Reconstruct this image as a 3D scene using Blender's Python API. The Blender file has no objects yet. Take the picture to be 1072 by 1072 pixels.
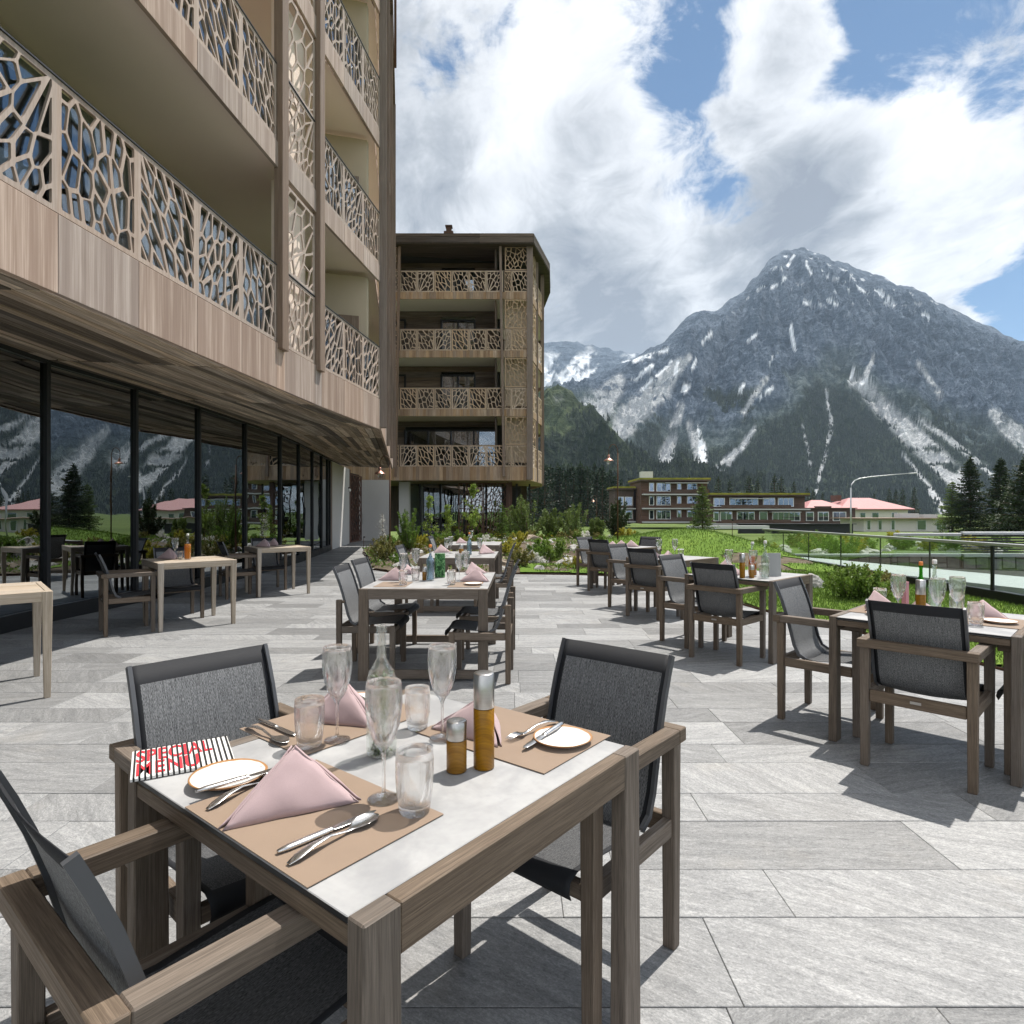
import bpy, bmesh, math, random
import numpy as np
from mathutils import Vector, Matrix, geometry, noise as mnoise
rad = math.radians
S = bpy.context.scene
COL = S.collection

# ------------------------------------------------------------------ camera
CH, F = 1.375, 645.0            # eye height, focal length in pixels of a 1072 px wide frame
cam = bpy.data.cameras.new("camera"); camo = bpy.data.objects.new("camera", cam); COL.objects.link(camo)
camo.location = (0, 0, CH); camo.rotation_euler = (rad(90), 0, 0)
cam.sensor_width = 36; cam.lens = F / 1072 * 36; cam.clip_start = .05; cam.clip_end = 20000
S.camera = camo
def at(px, py, z=0.0):
    y = F * (CH - z) / (py - 536.0)
    return ((px - 536.0) / F * y, y)

# ------------------------------------------------------------------ light
SUN_EL, SUN_AZ = 65.0, 44.0     # azimuth from +Y towards +X
sd = Vector((math.sin(rad(SUN_AZ)) * math.cos(rad(SUN_EL)), math.cos(rad(SUN_AZ)) * math.cos(rad(SUN_EL)), math.sin(rad(SUN_EL))))
sl = bpy.data.lights.new("sun", 'SUN'); sl.energy = 5.0; sl.angle = rad(.5); sl.color = (1, .95, .88)
slo = bpy.data.objects.new("sun", sl); COL.objects.link(slo); slo.location = (20, 20, 60)
slo.rotation_euler = (-sd).to_track_quat('-Z', 'Y').to_euler()
S.view_settings.view_transform = 'Standard'; S.view_settings.look = 'None'
S.view_settings.exposure = 0.56; S.view_settings.gamma = 1
S.render.engine = 'CYCLES'
cy = S.cycles
cy.max_bounces = 10; cy.transparent_max_bounces = 24; cy.transmission_bounces = 10; cy.glossy_bounces = 5; cy.diffuse_bounces = 4
cy.volume_bounces = 0; cy.caustics_reflective = False; cy.caustics_refractive = False
cy.use_denoising = True; cy.use_adaptive_sampling = True; cy.adaptive_threshold = .02; cy.sample_clamp_indirect = 6

W = bpy.data.worlds.new("World"); S.world = W; W.use_nodes = True
class NT:
    """short-hand for node trees"""
    def __init__(s, nt): s.t = nt
    def n(s, typ, ins=None, **kw):
        nd = s.t.nodes.new(typ)
        for k, v in kw.items(): setattr(nd, k, v)
        for k, v in (ins or {}).items():
            i = nd.inputs[k]
            if hasattr(v, 'is_linked') or isinstance(v, bpy.types.NodeSocket): s.t.links.new(v, i)
            elif isinstance(v, bpy.types.Node): s.t.links.new(v.outputs[0], i)
            else: i.default_value = v
        return nd
    def m(s, op, a, b=0.0, c=0.0, clamp=False):
        return s.n('ShaderNodeMath', {0: a, 1: b, 2: c}, operation=op, use_clamp=clamp).outputs[0]
    def vm(s, op, a, b=(0, 0, 0)):
        nd = s.n('ShaderNodeVectorMath', {0: a, 1: b}, operation=op)
        return nd.outputs['Value'] if op in ('DOT_PRODUCT', 'LENGTH') else nd.outputs[0]
    def ramp(s, fac, stops):
        nd = s.n('ShaderNodeValToRGB', {'Fac': fac}); e = nd.color_ramp.elements
        while len(e) < len(stops): e.new(.5)
        for el, (p, c) in zip(e, stops):
            el.position = p; el.color = (*c, 1) if not isinstance(c, (int, float)) else (c, c, c, 1)
        return nd.outputs[0]
    def mr(s, v, a, b, c=0., d=1., smooth=True):
        return s.n('ShaderNodeMapRange', {0: v, 1: a, 2: b, 3: c, 4: d}, interpolation_type='SMOOTHSTEP' if smooth else 'LINEAR').outputs[0]
    def mix(s, f, a, b, mode='MIX'):
        nd = s.n('ShaderNodeMix', data_type='RGBA', blend_type=mode)
        for i, v in ((0, f), (6, a), (7, b)):
            if isinstance(v, (bpy.types.NodeSocket,)): s.t.links.new(v, nd.inputs[i])
            elif isinstance(v, tuple): nd.inputs[i].default_value = (*v[:3], 1)
            else: nd.inputs[i].default_value = v
        return nd.outputs[2]
    def noise(s, vec, scale, detail=4, rough=.55, dist=0., out=0):
        nd = s.n('ShaderNodeTexNoise', {'Scale': scale, 'Detail': detail, 'Roughness': rough, 'Distortion': dist})
        if vec is not None: s.t.links.new(vec, nd.inputs['Vector'])
        return nd.outputs[out]
    def mapping(s, vec, scale=(1, 1, 1), rot=(0, 0, 0), loc=(0, 0, 0)):
        return s.n('ShaderNodeMapping', {'Vector': vec, 'Scale': scale, 'Rotation': rot, 'Location': loc}).outputs[0]

def build_world():
    t = NT(W.node_tree); W.node_tree.nodes.clear()
    sky = t.n('ShaderNodeTexSky', sky_type='NISHITA', sun_disc=False, sun_elevation=rad(SUN_EL), sun_rotation=rad(SUN_AZ), altitude=1800, dust_density=.6, ozone_density=1.6)
    skyc = t.mix(1.0, sky.outputs[0], (.046, .066, .074), 'MULTIPLY')
    d = t.n('ShaderNodeTexCoord').outputs['Generated']
    sep = t.n('ShaderNodeSeparateXYZ', {0: d})
    z = t.m('MAXIMUM', sep.outputs[2], 0.0)
    k = t.m('DIVIDE', 1.0, t.m('ADD', z, .22))
    p = t.n('ShaderNodeCombineXYZ', {0: t.m('MULTIPLY', sep.outputs[0], k), 1: t.m('MULTIPLY', sep.outputs[1], k), 2: 0.}).outputs[0]
    warp = t.noise(p, 1.3, 3, .5, 0, 1)
    p2 = t.vm('ADD', p, t.vm('MULTIPLY', t.vm('SUBTRACT', warp, (.5, .5, .5)), (.55, .55, .55)))
    big = t.noise(t.mapping(p2, loc=(3.1, 1.7, .4)), 1.5, 3, .5)
    fine = t.noise(t.mapping(p2, loc=(7.3, 2.2, 0), scale=(1., .8, 1)), 3.6, 9, .62, .25)
    wisp = t.noise(t.mapping(p2, scale=(1.2, .55, 1), rot=(0, 0, .25), loc=(2, 5, 0)), 7, 8, .68, .4)
    dens = t.m('ADD', t.m('MULTIPLY', big, .24), t.m('ADD', t.m('MULTIPLY', fine, .70), t.m('MULTIPLY', wisp, .28)))
    # broad openings in the cloud deck and heavier banks, each a soft cone of directions
    def cone(px, py, r):
        v = Vector(((px - 536) / F, 1, (536 - py) / F)).normalized()
        return t.mr(t.vm('DOT_PRODUCT', d, tuple(v)), math.cos(r), math.cos(r * .12))
    def total(rows):
        acc = None
        for a in rows:
            c = t.m('MULTIPLY', cone(*a[:3]), a[3]); acc = c if acc is None else t.m('ADD', acc, c)
        return acc
    clear = total(((725, 40, .13, .09), (740, 140, .13, .085), (750, 225, .14, .115), (690, 150, .1, .06), (690, 235, .10, .05), (1045, 120, .07, .06), (905, 45, .15, .12), (985, 20, .13, .085), (1060, 60, .08, .06), (1085, 300, .075, .12), (1135, 330, .12, .12), (515, 225, .07, .11), (470, 90, .06, .07), (620, 20, .1, .04), (1400, -200, .5, .1), (-700, 100, .5, .1)))
    thick = total(((840, 230, .30, .10), (960, 200, .25, .07), (570, 320, .36, .09), (470, 120, .45, .07), (1010, 130, .16, .06), (640, 130, .12, .03), (820, 30, .09, .12), (790, 110, .08, .09), (850, 130, .12, .06)))
    dens = t.m('SUBTRACT', t.m('ADD', dens, thick), clear)
    cov = t.m('POWER', t.mr(dens, .500, .612), .85)
    sh1 = t.noise(t.mapping(p2, loc=(1, 9, 3)), 2.2, 6, .58, .2)
    sh2 = t.noise(t.mapping(p2, loc=(4, 1, 2), scale=(1.2, .7, 1), rot=(0, 0, .25)), 8, 8, .62, .3)
    grey = t.m('ADD', t.m('MULTIPLY', t.m('SUBTRACT', sh1, .5), 1.5), t.m('MULTIPLY', t.m('SUBTRACT', sh2, .5), 1.25))
    grey = t.m('ADD', t.m('ADD', grey, .28), t.m('MULTIPLY', t.m('SUBTRACT', dens, .62), .6))
    grey = t.m('ADD', grey, total(((825, 255, .15, .50), (600, 345, .20, .55), (680, 330, .15, .2), (440, 130, .16, .32), (870, 180, .08, .12), (470, 250, .12, .16))))
    grey = t.m('SUBTRACT', grey, total(((900, 120, .14, .25), (700, 230, .16, .22), (560, 60, .2, .15), (990, 260, .15, .2))))
    cc = t.ramp(grey, ((0., (.78, .785, .80)), (.36, (.60, .61, .63)), (.66, (.37, .385, .41)), (1., (.21, .225, .26))))
    # banks opposite the sun, out of view, brightened to add fill on shaded fronts
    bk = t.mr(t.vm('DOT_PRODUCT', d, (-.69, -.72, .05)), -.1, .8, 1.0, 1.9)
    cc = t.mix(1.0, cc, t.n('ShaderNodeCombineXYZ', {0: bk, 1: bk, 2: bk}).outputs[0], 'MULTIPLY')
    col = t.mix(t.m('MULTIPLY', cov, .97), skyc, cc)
    # valley haze close to the horizon
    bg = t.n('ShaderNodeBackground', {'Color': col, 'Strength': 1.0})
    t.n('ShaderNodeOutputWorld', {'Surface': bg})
build_world()
W.cycles.sampling_method = 'MANUAL'; W.cycles.sample_map_resolution = 512

# ------------------------------------------------------------------ helpers
rng = random.Random(7)
class MB:
    """collects shapes with uv (grain along u) and one random pair per piece; build() links ONE mesh object"""
    def __init__(s): s.v, s.f, s.uv, s.rn, s.mi, s.sm = [], [], [], [], [], []
    def add(s, vs, fs, uvs=None, mi=0, smooth=False, rnd=None):
        o = len(s.v); s.v += [tuple(v) for v in vs]
        r = rnd or (rng.random(), rng.random())
        for i, f in enumerate(fs):
            s.f.append([o + k for k in f]); s.mi.append(mi); s.sm.append(smooth); s.rn.append(r)
            s.uv.append(uvs[i] if uvs else [(vs[k][0] + vs[k][2] * .37, vs[k][1] + vs[k][2]) for k in f])
        return s
    def box(s, c, size, rot=None, ch=0.0, mi=0, taper=1.0, axis=None, rnd=None):
        """chamfered box; taper scales the x/y size at its lower end; rot a 3x3/4x4 matrix or z angle"""
        h = [x / 2 for x in size]; ch = min(ch, min(h) * .9)
        V, idx = [], {}
        g = axis if axis is not None else max(range(3), key=lambda i: size[i])
        rnd = rnd or (rng.random(), rng.random()); uo, vo = rnd[0] * 37, rnd[1] * 53
        if ch > 0:
            for sx in (-1, 1):
                for sy in (-1, 1):
                    for sz in (-1, 1):
                        for a in range(3):
                            p = [sx * (h[0] - ch), sy * (h[1] - ch), sz * (h[2] - ch)]; p[a] = (sx, sy, sz)[a] * h[a]
                            idx[(a, sx, sy, sz)] = len(V); V.append(p)
            FS = []
            def k(a, b, c, sa, sb, sc, ax):
                q = [0, 0, 0]; q[a], q[b], q[c] = sa, sb, sc; return idx[(ax, *q)]
            for a in range(3):
                b, c2 = (a + 1) % 3, (a + 2) % 3
                for sa in (-1, 1):
                    q = [k(a, b, c2, sa, -1, -1, a), k(a, b, c2, sa, 1, -1, a), k(a, b, c2, sa, 1, 1, a), k(a, b, c2, sa, -1, 1, a)]
                    FS.append(q if sa > 0 else q[::-1])
                    for sb in (-1, 1):   # edge between faces a and b along c2
                        q = [k(a, b, c2, sa, sb, -1, a), k(a, b, c2, sa, sb, -1, b), k(a, b, c2, sa, sb, 1, b), k(a, b, c2, sa, sb, 1, a)]
                        FS.append(q if sa * sb > 0 else q[::-1])
            for sx in (-1, 1):
                for sy in (-1, 1):
                    for sz in (-1, 1):
                        q = [idx[(a, sx, sy, sz)] for a in range(3)]
                        FS.append(q if sx * sy * sz > 0 else q[::-1])
        else:
            for sz in (-1, 1):
                for sx, sy in ((-1, -1), (1, -1), (1, 1), (-1, 1)): V.append([sx * h[0], sy * h[1], sz * h[2]])
            FS = [[3, 2, 1, 0], [4, 5, 6, 7], [0, 1, 5, 4], [1, 2, 6, 5], [2, 3, 7, 6], [3, 0, 4, 7]]
        L = [tuple(p) for p in V]; UV = []
        o1, o2 = (g + 1) % 3, (g + 2) % 3
        for f in FS:
            n = (Vector(L[f[1]]) - Vector(L[f[0]])).cross(Vector(L[f[2]]) - Vector(L[f[0]]))
            ax = max(range(3), key=lambda i: abs(n[i]))
            w = o2 if ax == o1 else o1
            if ax == g: UV.append([(L[q][o1] + uo, L[q][o2] + vo) for q in f])
            else: UV.append([(L[q][g] + uo, L[q][w] + vo + (0 if ax == o1 else .31)) for q in f])
        if taper != 1.0:
            for p in V:
                q = taper + (1 - taper) * (p[2] + h[2]) / (2 * h[2]); p[0] *= q; p[1] *= q
        if rot is None: M = Matrix()
        elif isinstance(rot, (int, float)): M = Matrix.Rotation(rot, 4, 'Z')
        else: M = rot.to_4x4()
        c = Vector(c)
        return s.add([tuple(c + M @ Vector(p)) for p in V], FS, UV, mi, False, rnd)
    def beam(s, a, b, w, h, ch=0.0, mi=0, up=(0, 0, 1), rnd=None):
        """box from a to b, w across, h along up"""
        a, b = Vector(a), Vector(b); x = (b - a); L = x.length; x.normalize()
        y = Vector(up).cross(x)
        if y.length < 1e-4: y = Vector((0, 1, 0)).cross(x)
        y.normalize(); z = x.cross(y)
        M = Matrix((x, y, z)).transposed()
        return s.box((a + b) / 2, (L, w, h), M, ch, mi, axis=0, rnd=rnd)
    def lathe(s, prof, n=24, mi=0, c=(0, 0, 0), smooth=True, mod=None, close=False):
        V, FS = [], []
        for j, (r, z) in enumerate(prof):
            for i in range(n):
                a = 2 * math.pi * i / n; rr = r * (mod(a, j, z) if mod else 1)
                V.append((c[0] + rr * math.cos(a), c[1] + rr * math.sin(a), c[2] + z))
        m = len(prof)
        for j in range(m - 1 if not close else m):
            for i in range(n):
                q = [j * n + i, j * n + (i + 1) % n, ((j + 1) % m) * n + (i + 1) % n, ((j + 1) % m) * n + i]
                FS.append(q)
        return s.add(V, FS, None, mi, smooth)
    def disc(s, r, z, n=24, mi=0, c=(0, 0), flip=False):
        V = [(c[0] + r * math.cos(2 * math.pi * i / n), c[1] + r * math.sin(2 * math.pi * i / n), z) for i in range(n)]
        return s.add(V, [list(range(n))[::-1] if flip else list(range(n))], None, mi)
    def tube(s, pts, r, n=8, mi=0, smooth=True, caps=True):
        pts = [Vector(p) for p in pts]; V, FS = [], []
        rr = r if isinstance(r, (list, tuple)) else [r] * len(pts)
        for j, p in enumerate(pts):
            d = (pts[min(j + 1, len(pts) - 1)] - pts[max(j - 1, 0)]).normalized()
            x = d.cross(Vector((0, 0, 1)) if abs(d.z) < .95 else Vector((1, 0, 0))).normalized(); y = d.cross(x)
            for i in range(n):
                a = 2 * math.pi * i / n; V.append(tuple(p + (x * math.cos(a) + y * math.sin(a)) * rr[j]))
        for j in range(len(pts) - 1):
            for i in range(n): FS.append([j * n + i, (j + 1) * n + i, (j + 1) * n + (i + 1) % n, j * n + (i + 1) % n])
        if caps: FS += [list(range(n)), [(len(pts) - 1) * n + i for i in range(n)][::-1]]
        return s.add(V, FS, None, mi, smooth)
    def prism(s, poly, z0, z1, mi=0, top=True, bottom=True):
        n = len(poly); V = [(x, y, z0) for x, y in poly] + [(x, y, z1) for x, y in poly]
        FS = [[i, (i + 1) % n, n + (i + 1) % n, n + i] for i in range(n)]; UV = []
        acc = 0
        for i in range(n):
            L = math.dist(poly[i], poly[(i + 1) % n]); UV.append([(z0, acc), (z0, acc + L), (z1, acc + L), (z1, acc)]); acc += L
        if top: FS.append(list(range(n, 2 * n))); UV.append([(x, y) for x, y in poly])
        if bottom: FS.append(list(range(n))[::-1]); UV.append([(x, y) for x, y in poly[::-1]])
        return s.add(V, FS, UV, mi)
    def quad(s, a, b, c, d, mi=0, uv=None, rnd=None):
        return s.add([a, b, c, d], [[0, 1, 2, 3]], [uv] if uv else None, mi, rnd=rnd)
    def mesh(s, name, mats, fix=True):
        me = bpy.data.meshes.new(name); me.from_pydata(s.v, [], s.f)
        for m in (mats if isinstance(mats, (list, tuple)) else [mats]): me.materials.append(m)
        me.polygons.foreach_set('material_index', s.mi); me.polygons.foreach_set('use_smooth', s.sm)
        u = me.uv_layers.new(name='grain'); u.data.foreach_set('uv', [c for f in s.uv for p in f for c in p])
        r = me.uv_layers.new(name='rnd'); r.data.foreach_set('uv', [c for f, q in zip(s.f, s.rn) for _ in f for c in q])
        if fix:
            bm = bmesh.new(); bm.from_mesh(me); bmesh.ops.recalc_face_normals(bm, faces=bm.faces); bm.to_mesh(me); bm.free()
        me.update(); return me
    def build(s, name, mats, parent=None, fix=True):
        o = bpy.data.objects.new(name, s.mesh(name, mats, fix)); COL.objects.link(o)
        if parent: o.parent = parent
        return o

def tag(o, label=None, cat=None, group=None, kind=None):
    if label:
        o['label'] = label
        if not 4 <= len(label.replace('-', ' ').split()) <= 16: print('LABEL LENGTH', label)
    if cat: o['category'] = cat
    if group: o['group'] = group
    if kind: o['kind'] = kind
    return o
def empty(name, loc=(0, 0, 0), rz=0.0):
    o = bpy.data.objects.new(name, None); COL.objects.link(o); o.location = loc; o.rotation_euler = (0, 0, rz); o.empty_display_size = .05
    return o
def copy_tree(o, parent=None):
    c = o.copy(); COL.objects.link(c)
    if parent: c.parent = parent
    for ch in list(o.children): copy_tree(ch, c)
    return c
_used = set()
def place(proto, loc, rz, label, group=None, scale=None):
    """first call uses the thing itself, later ones copies of it and its parts"""
    o = proto if proto.name not in _used else copy_tree(proto)
    _used.add(proto.name); _used.discard(None)
    o.location = loc; o.rotation_euler = (0, 0, rz); tag(o, label, None, group)
    if scale: o.scale = (scale,) * 3 if isinstance(scale, (int, float)) else scale
    return o
def struct(mb, name, mat, fix=True): return tag(mb.build(name, mat, None, fix), kind='structure')

# ------------------------------------------------------------------ materials
def mat(name):
    m = bpy.data.materials.new(name); m.use_nodes = True; m.node_tree.nodes.clear(); return m, NT(m.node_tree)
def out(t, sh, disp=None):
    o = t.n('ShaderNodeOutputMaterial', {'Surface': sh})
    return o
def pb(t, col, rough=.6, metal=0., spec=.4, bump=None, bs=.3, bd=.01, **kw):
    ins = {'Base Color': col if not isinstance(col, tuple) else (*col[:3], 1), 'Roughness': rough, 'Metallic': metal, 'Specular IOR Level': spec}
    ins.update(kw)
    if bump is not None: ins['Normal'] = t.n('ShaderNodeBump', {'Height': bump, 'Strength': bs, 'Distance': bd}).outputs[0]
    return t.n('ShaderNodeBsdfPrincipled', ins).outputs[0]
def plain(name, col, rough=.6, metal=0., spec=.4, var=.12, sc=6.):
    m, t = mat(name)
    n = t.noise(t.n('ShaderNodeTexCoord').outputs['Object'], sc, 5, .6)
    c = t.mix(n, tuple(x * (1 - var) for x in col), tuple(min(1, x * (1 + var)) for x in col))
    out(t, pb(t, c, t.mr(n, .2, .8, max(rough - .08, .02), rough + .08), metal, spec, None if metal > .5 else n, .15, .002)); return m
def wood(name, dark, light, fu=2.0, fv=60., rough=.65, streak=.0, streakcol=(.05, .04, .03), pvar=.35, stain=0., bump=.25, bd=.002):
    """grain runs along u of the 'grain' uv map; 'rnd' gives each board its own tone"""
    m, t = mat(name)
    uv = t.n('ShaderNodeUVMap', uv_map='grain').outputs[0]; rn = t.n('ShaderNodeUVMap', uv_map='rnd').outputs[0]
    r = t.n('ShaderNodeSeparateXYZ', {0: rn})
    g1 = t.noise(t.mapping(uv, (fu, fv, 1)), 1., 6, .65, .4)
    g2 = t.noise(t.mapping(uv, (fu * 3.5, fv * 4.2, 1)), 1., 3, .6)
    g3 = t.noise(t.mapping(uv, (fu * .35, fv * .16, 1)), 1., 4, .6, .8)
    g = t.m('ADD', t.m('MULTIPLY', g1, .48), t.m('ADD', t.m('MULTIPLY', g2, .30), t.m('MULTIPLY', g3, .24)))
    c = t.mix(t.mr(g, .36, .70), dark, light)
    if streak: c = t.mix(t.m('MULTIPLY', t.mr(g3, .5, .72), streak), c, streakcol)
    if stain: c = t.mix(t.m('MULTIPLY', t.mr(t.noise(t.mapping(uv, (fu * .5, fv * .26, 1)), 1., 4, .6), .44, .60), stain), c, (*dark,))
    hv = t.m('ADD', t.m('MULTIPLY', t.m('SUBTRACT', r.outputs[0], .5), pvar * 2), 1.0)
    c = t.n('ShaderNodeHueSaturation', {'Color': c, 'Value': hv, 'Saturation': t.m('ADD', t.m('MULTIPLY', r.outputs[1], .4), .75)}).outputs[0]
    out(t, pb(t, c, t.mr(g, .3, .7, rough + .1, rough - .08), 0, .35, g, bump, bd)); return m

M = {}
M['teak'] = wood('weathered_teak', (.080, .059, .042), (.225, .175, .132), 5, 210, .62, .45, (.06, .045, .033), .13, .3, .35, .0012)
M['teak_pale'] = wood('pale_teak', (.29, .23, .165), (.58, .49, .385), 3, 120, .62, .35, (.14, .105, .07), .12, .3, .3, .0012)
M['washed'] = wood('washed_larch', (.27, .190, .148), (.58, .465, .39), .5, 24, .6, .5, (.22, .15, .115), .12, .75, .12, .002)
M['lattice'] = wood('lattice_board', (.32, .235, .185), (.53, .425, .35), 1.2, 30, .6, 0, (.2, .15, .1), .08, .3, .1, .001)
M['lattice_far'] = wood('lattice_board_golden', (.38, .265, .165), (.60, .45, .31), 1.2, 30, .6, 0, (.2, .15, .1), .12, .3, .1, .001)
M['fascia_far'] = wood('golden_larch', (.26, .165, .098), (.55, .40, .255), .5, 9, .6, .4, (.16, .10, .06), .22, .5, .1, .002)
M['barn'] = wood('old_barn_boards', (.16, .122, .09), (.74, .61, .475), .9, 26, .75, .5, (.10, .076, .055), .75, .5, .4, .004)
M['barn_wall'] = wood('old_barn_cladding', (.062, .046, .034), (.205, .152, .112), .6, 15, .75, .5, (.03, .023, .018), .4, .4, .3, .004)
M['post'] = wood('brown_post_wood', (.16, .112, .083), (.30, .225, .175), 1.2, 40, .6, .3, (.11, .08, .06), .1, .3, .2, .002)
M['door'] = wood('rust_red_wood', (.075, .035, .024), (.17, .085, .058), 1., 30, .6, .3, (.05, .025, .02), .15)
M['mill'] = wood('olive_wood', (.19, .085, .014), (.42, .22, .04), 9, 190, .35, .5, (.16, .065, .012), .06, .3, .1, .0006)
M['house_wood'] = wood('dark_shingle', (.045, .025, .018), (.12, .068, .048), .5, 8, .75, .3, (.03, .02, .015), .25)

def m_top():
    m, t = mat('grey_ceramic_top'); o = t.n('ShaderNodeTexCoord').outputs['Object']
    a = t.noise(o, 5.5, 6, .62, .6); b = t.noise(o, 55, 3, .5)
    c = t.mix(t.mr(t.m('ADD', t.m('MULTIPLY', a, .85), t.m('MULTIPLY', b, .15)), .33, .68), (.28, .28, .283), (.385, .383, .378))
    out(t, pb(t, c, t.mr(a, .3, .7, .42, .6), 0, .4, b, .08, .001)); return m
M['top'] = m_top()
def m_sling(name, c0, c1):
    m, t = mat(name); uv = t.n('ShaderNodeUVMap', uv_map='grain').outputs[0]
    a = t.noise(t.mapping(uv, (110, 760, 1)), 1, 3, .6); b = t.noise(t.mapping(uv, (1100, 1100, 1)), 1, 2, .6)
    d = t.noise(t.mapping(uv, (14, 260, 1)), 1, 3, .6)
    v = t.m('ADD', t.m('MULTIPLY', a, .6), t.m('ADD', t.m('MULTIPLY', b, .2), t.m('MULTIPLY', d, .2)))
    c = t.mix(t.mr(v, .38, .66), c0, c1)
    sh = pb(t, c, .7, 0, .35, v, .35, .001)
    thin = t.n('ShaderNodeBsdfTransparent', {'Color': (1, 1, 1, 1)}).outputs[0]
    sh2 = t.n('ShaderNodeMixShader', {0: t.mr(b, .60, .72, 0, .42), 1: sh, 2: thin}).outputs[0]
    out(t, sh2); return m
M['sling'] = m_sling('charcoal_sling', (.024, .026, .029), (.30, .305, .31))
M['sling_shaded'] = m_sling('charcoal_sling_shaded', (.014, .0155, .018), (.15, .152, .156))  # same cloth as the backs, darkened: table shade on seats put into the colour
M['hem'] = plain('black_hem_fabric', (.016, .017, .02), .75, 0, .3, .3, 300)
M['frame'] = plain('charcoal_metal', (.085, .088, .095), .42, .3, .5, .1)
def m_pave():
    m, t = mat('gneiss_slabs')
    uv = t.n('ShaderNodeUVMap', uv_map='grain').outputs[0]; rn = t.n('ShaderNodeUVMap', uv_map='rnd').outputs[0]
    r = t.n('ShaderNodeSeparateXYZ', {0: rn}); R0, R1 = r.outputs[0], r.outputs[1]
    off = t.vm('ADD', uv, t.n('ShaderNodeCombineXYZ', {0: t.m('MULTIPLY', R0, 91.), 1: t.m('MULTIPLY', R1, 57.), 2: t.m('MULTIPLY', R0, 13.)}).outputs[0])
    ang = t.n('ShaderNodeCombineXYZ', {2: t.m('MULTIPLY', t.m('SUBTRACT', R1, .35), 1.7)}).outputs[0]
    rot = t.n('ShaderNodeMapping', {'Vector': off, 'Rotation': ang}).outputs[0]
    fl = t.noise(t.mapping(rot, (3, 22, 1)), 1., 9, .68, .7)
    sp = t.noise(t.mapping(rot, (42, 95, 1)), 1., 6, .72, .8)
    fi = t.noise(rot, 150, 4, .7)
    v = t.m('ADD', t.m('MULTIPLY', fl, .32), t.m('ADD', t.m('MULTIPLY', sp, .40), t.m('MULTIPLY', fi, .28)))
    c = t.ramp(v, ((.33, (.085, .087, .090)), (.43, (.195, .198, .20)), (.52, (.295, .297, .296)), (.60, (.42, .42, .417)), (.70, (.58, .578, .572))))
    c = t.mix(t.mr(t.noise(rot, 2.3, 4, .6), .58, .76, 0, .20), c, (.40, .365, .31))
    c = t.n('ShaderNodeHueSaturation', {'Color': c, 'Value': t.m('ADD', t.m('MULTIPLY', R0, .46), .58), 'Saturation': 1.}).outputs[0]
    dirt = t.mr(t.noise(t.n('ShaderNodeTexCoord').outputs['Object'], 1.1, 6, .65), .5, .75, 0, .22)
    c = t.mix(dirt, c, (.20, .19, .175))
    out(t, pb(t, c, t.mr(v, .35, .65, .62, .5), 0, .4, v, .8, .006)); return m
M['pave'] = m_pave()
M['joint'] = plain('joint_sand', (.11, .107, .10), .9, 0, .2, .3, 40)
def m_cloth(name, a, b):
    m, t = mat(name); o = t.n('ShaderNodeTexCoord').outputs['Object']
    n = t.noise(t.mapping(o, (500, 500, 900)), 1, 2, .6); k = t.noise(o, 14, 3, .5)
    out(t, pb(t, t.mix(t.m('ADD', t.m('MULTIPLY', n, .6), t.m('MULTIPLY', k, .4)), a, b), .85, 0, .2, n, .3, .0006, **{'Sheen Weight': .2})); return m
M['napkin'] = m_cloth('dusty_pink_linen', (.34, .245, .25), (.49, .37, .375))
M['mat'] = m_cloth('tan_placemat', (.20, .142, .10), (.275, .20, .142))
M['steel'] = plain('polished_steel', (.62, .61, .60), .24, 1., .5, .06, 30)
def m_brushed():
    m, t = mat('brushed_steel'); o = t.n('ShaderNodeTexCoord').outputs['Object']
    n = t.noise(t.mapping(o, (20, 20, 2500)), 1, 3, .6)
    out(t, pb(t, t.mix(n, (.36, .35, .33), (.60, .58, .56)), .33, 1., .5, n, .1, .0003)); return m
M['brushed'] = m_brushed()
def m_plate():
    m, t = mat('speckled_stoneware'); o = t.n('ShaderNodeTexCoord').outputs['Object']
    s = t.n('ShaderNodeSeparateXYZ', {0: o}); r = t.m('SQRT', t.m('ADD', t.m('POWER', s.outputs[0], 2.), t.m('POWER', s.outputs[1], 2.)))
    n = t.noise(o, 140, 3, .6)
    c = t.mix(t.mr(n, .66, .74), (.74, .715, .68), (.22, .12, .06))
    c = t.mix(t.mr(t.m('ADD', r, t.m('MULTIPLY', t.noise(o, 40, 2), .004)), .079, .0825), c, (.36, .18, .07))
    out(t, pb(t, c, .28, 0, .5)); return m
M['plate'] = m_plate()
def m_glass(name, col=(1, 1, 1), clear=.55, rough=0., ior=1.46, bump=False):
    m, t = mat(name)
    kw = {'Color': (*col, 1), 'Roughness': rough, 'IOR': ior}
    if bump:
        o = t.n('ShaderNodeTexCoord').outputs['Object']
        w = t.noise(t.mapping(o, (130, 130, 26)), 1, 2, .5)
        kw['Normal'] = t.n('ShaderNodeBump', {'Height': w, 'Strength': .35, 'Distance': .004}).outputs[0]
    g = t.n('ShaderNodeBsdfGlass', kw).outputs[0]
    tr = t.n('ShaderNodeBsdfTransparent', {'Color': (*col, 1)}).outputs[0]
    out(t, t.n('ShaderNodeMixShader', {0: clear, 1: g, 2: tr}).outputs[0]); return m
M['crystal'] = m_glass('cut_crystal', (1., 1., 1.), .48, 0, 1.5)
M['bottle'] = m_glass('bottle_glass', (.99, 1., .992), .72)
M['green_glass'] = m_glass('green_bottle_glass', (.45, .75, .35), .6)
M['water'] = m_glass('water_in_bottle', (.93, .97, .95), .8, 0, 1.33)
M['blue_water'] = m_glass('bluish_bottle', (.62, .74, .86), .45)
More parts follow.
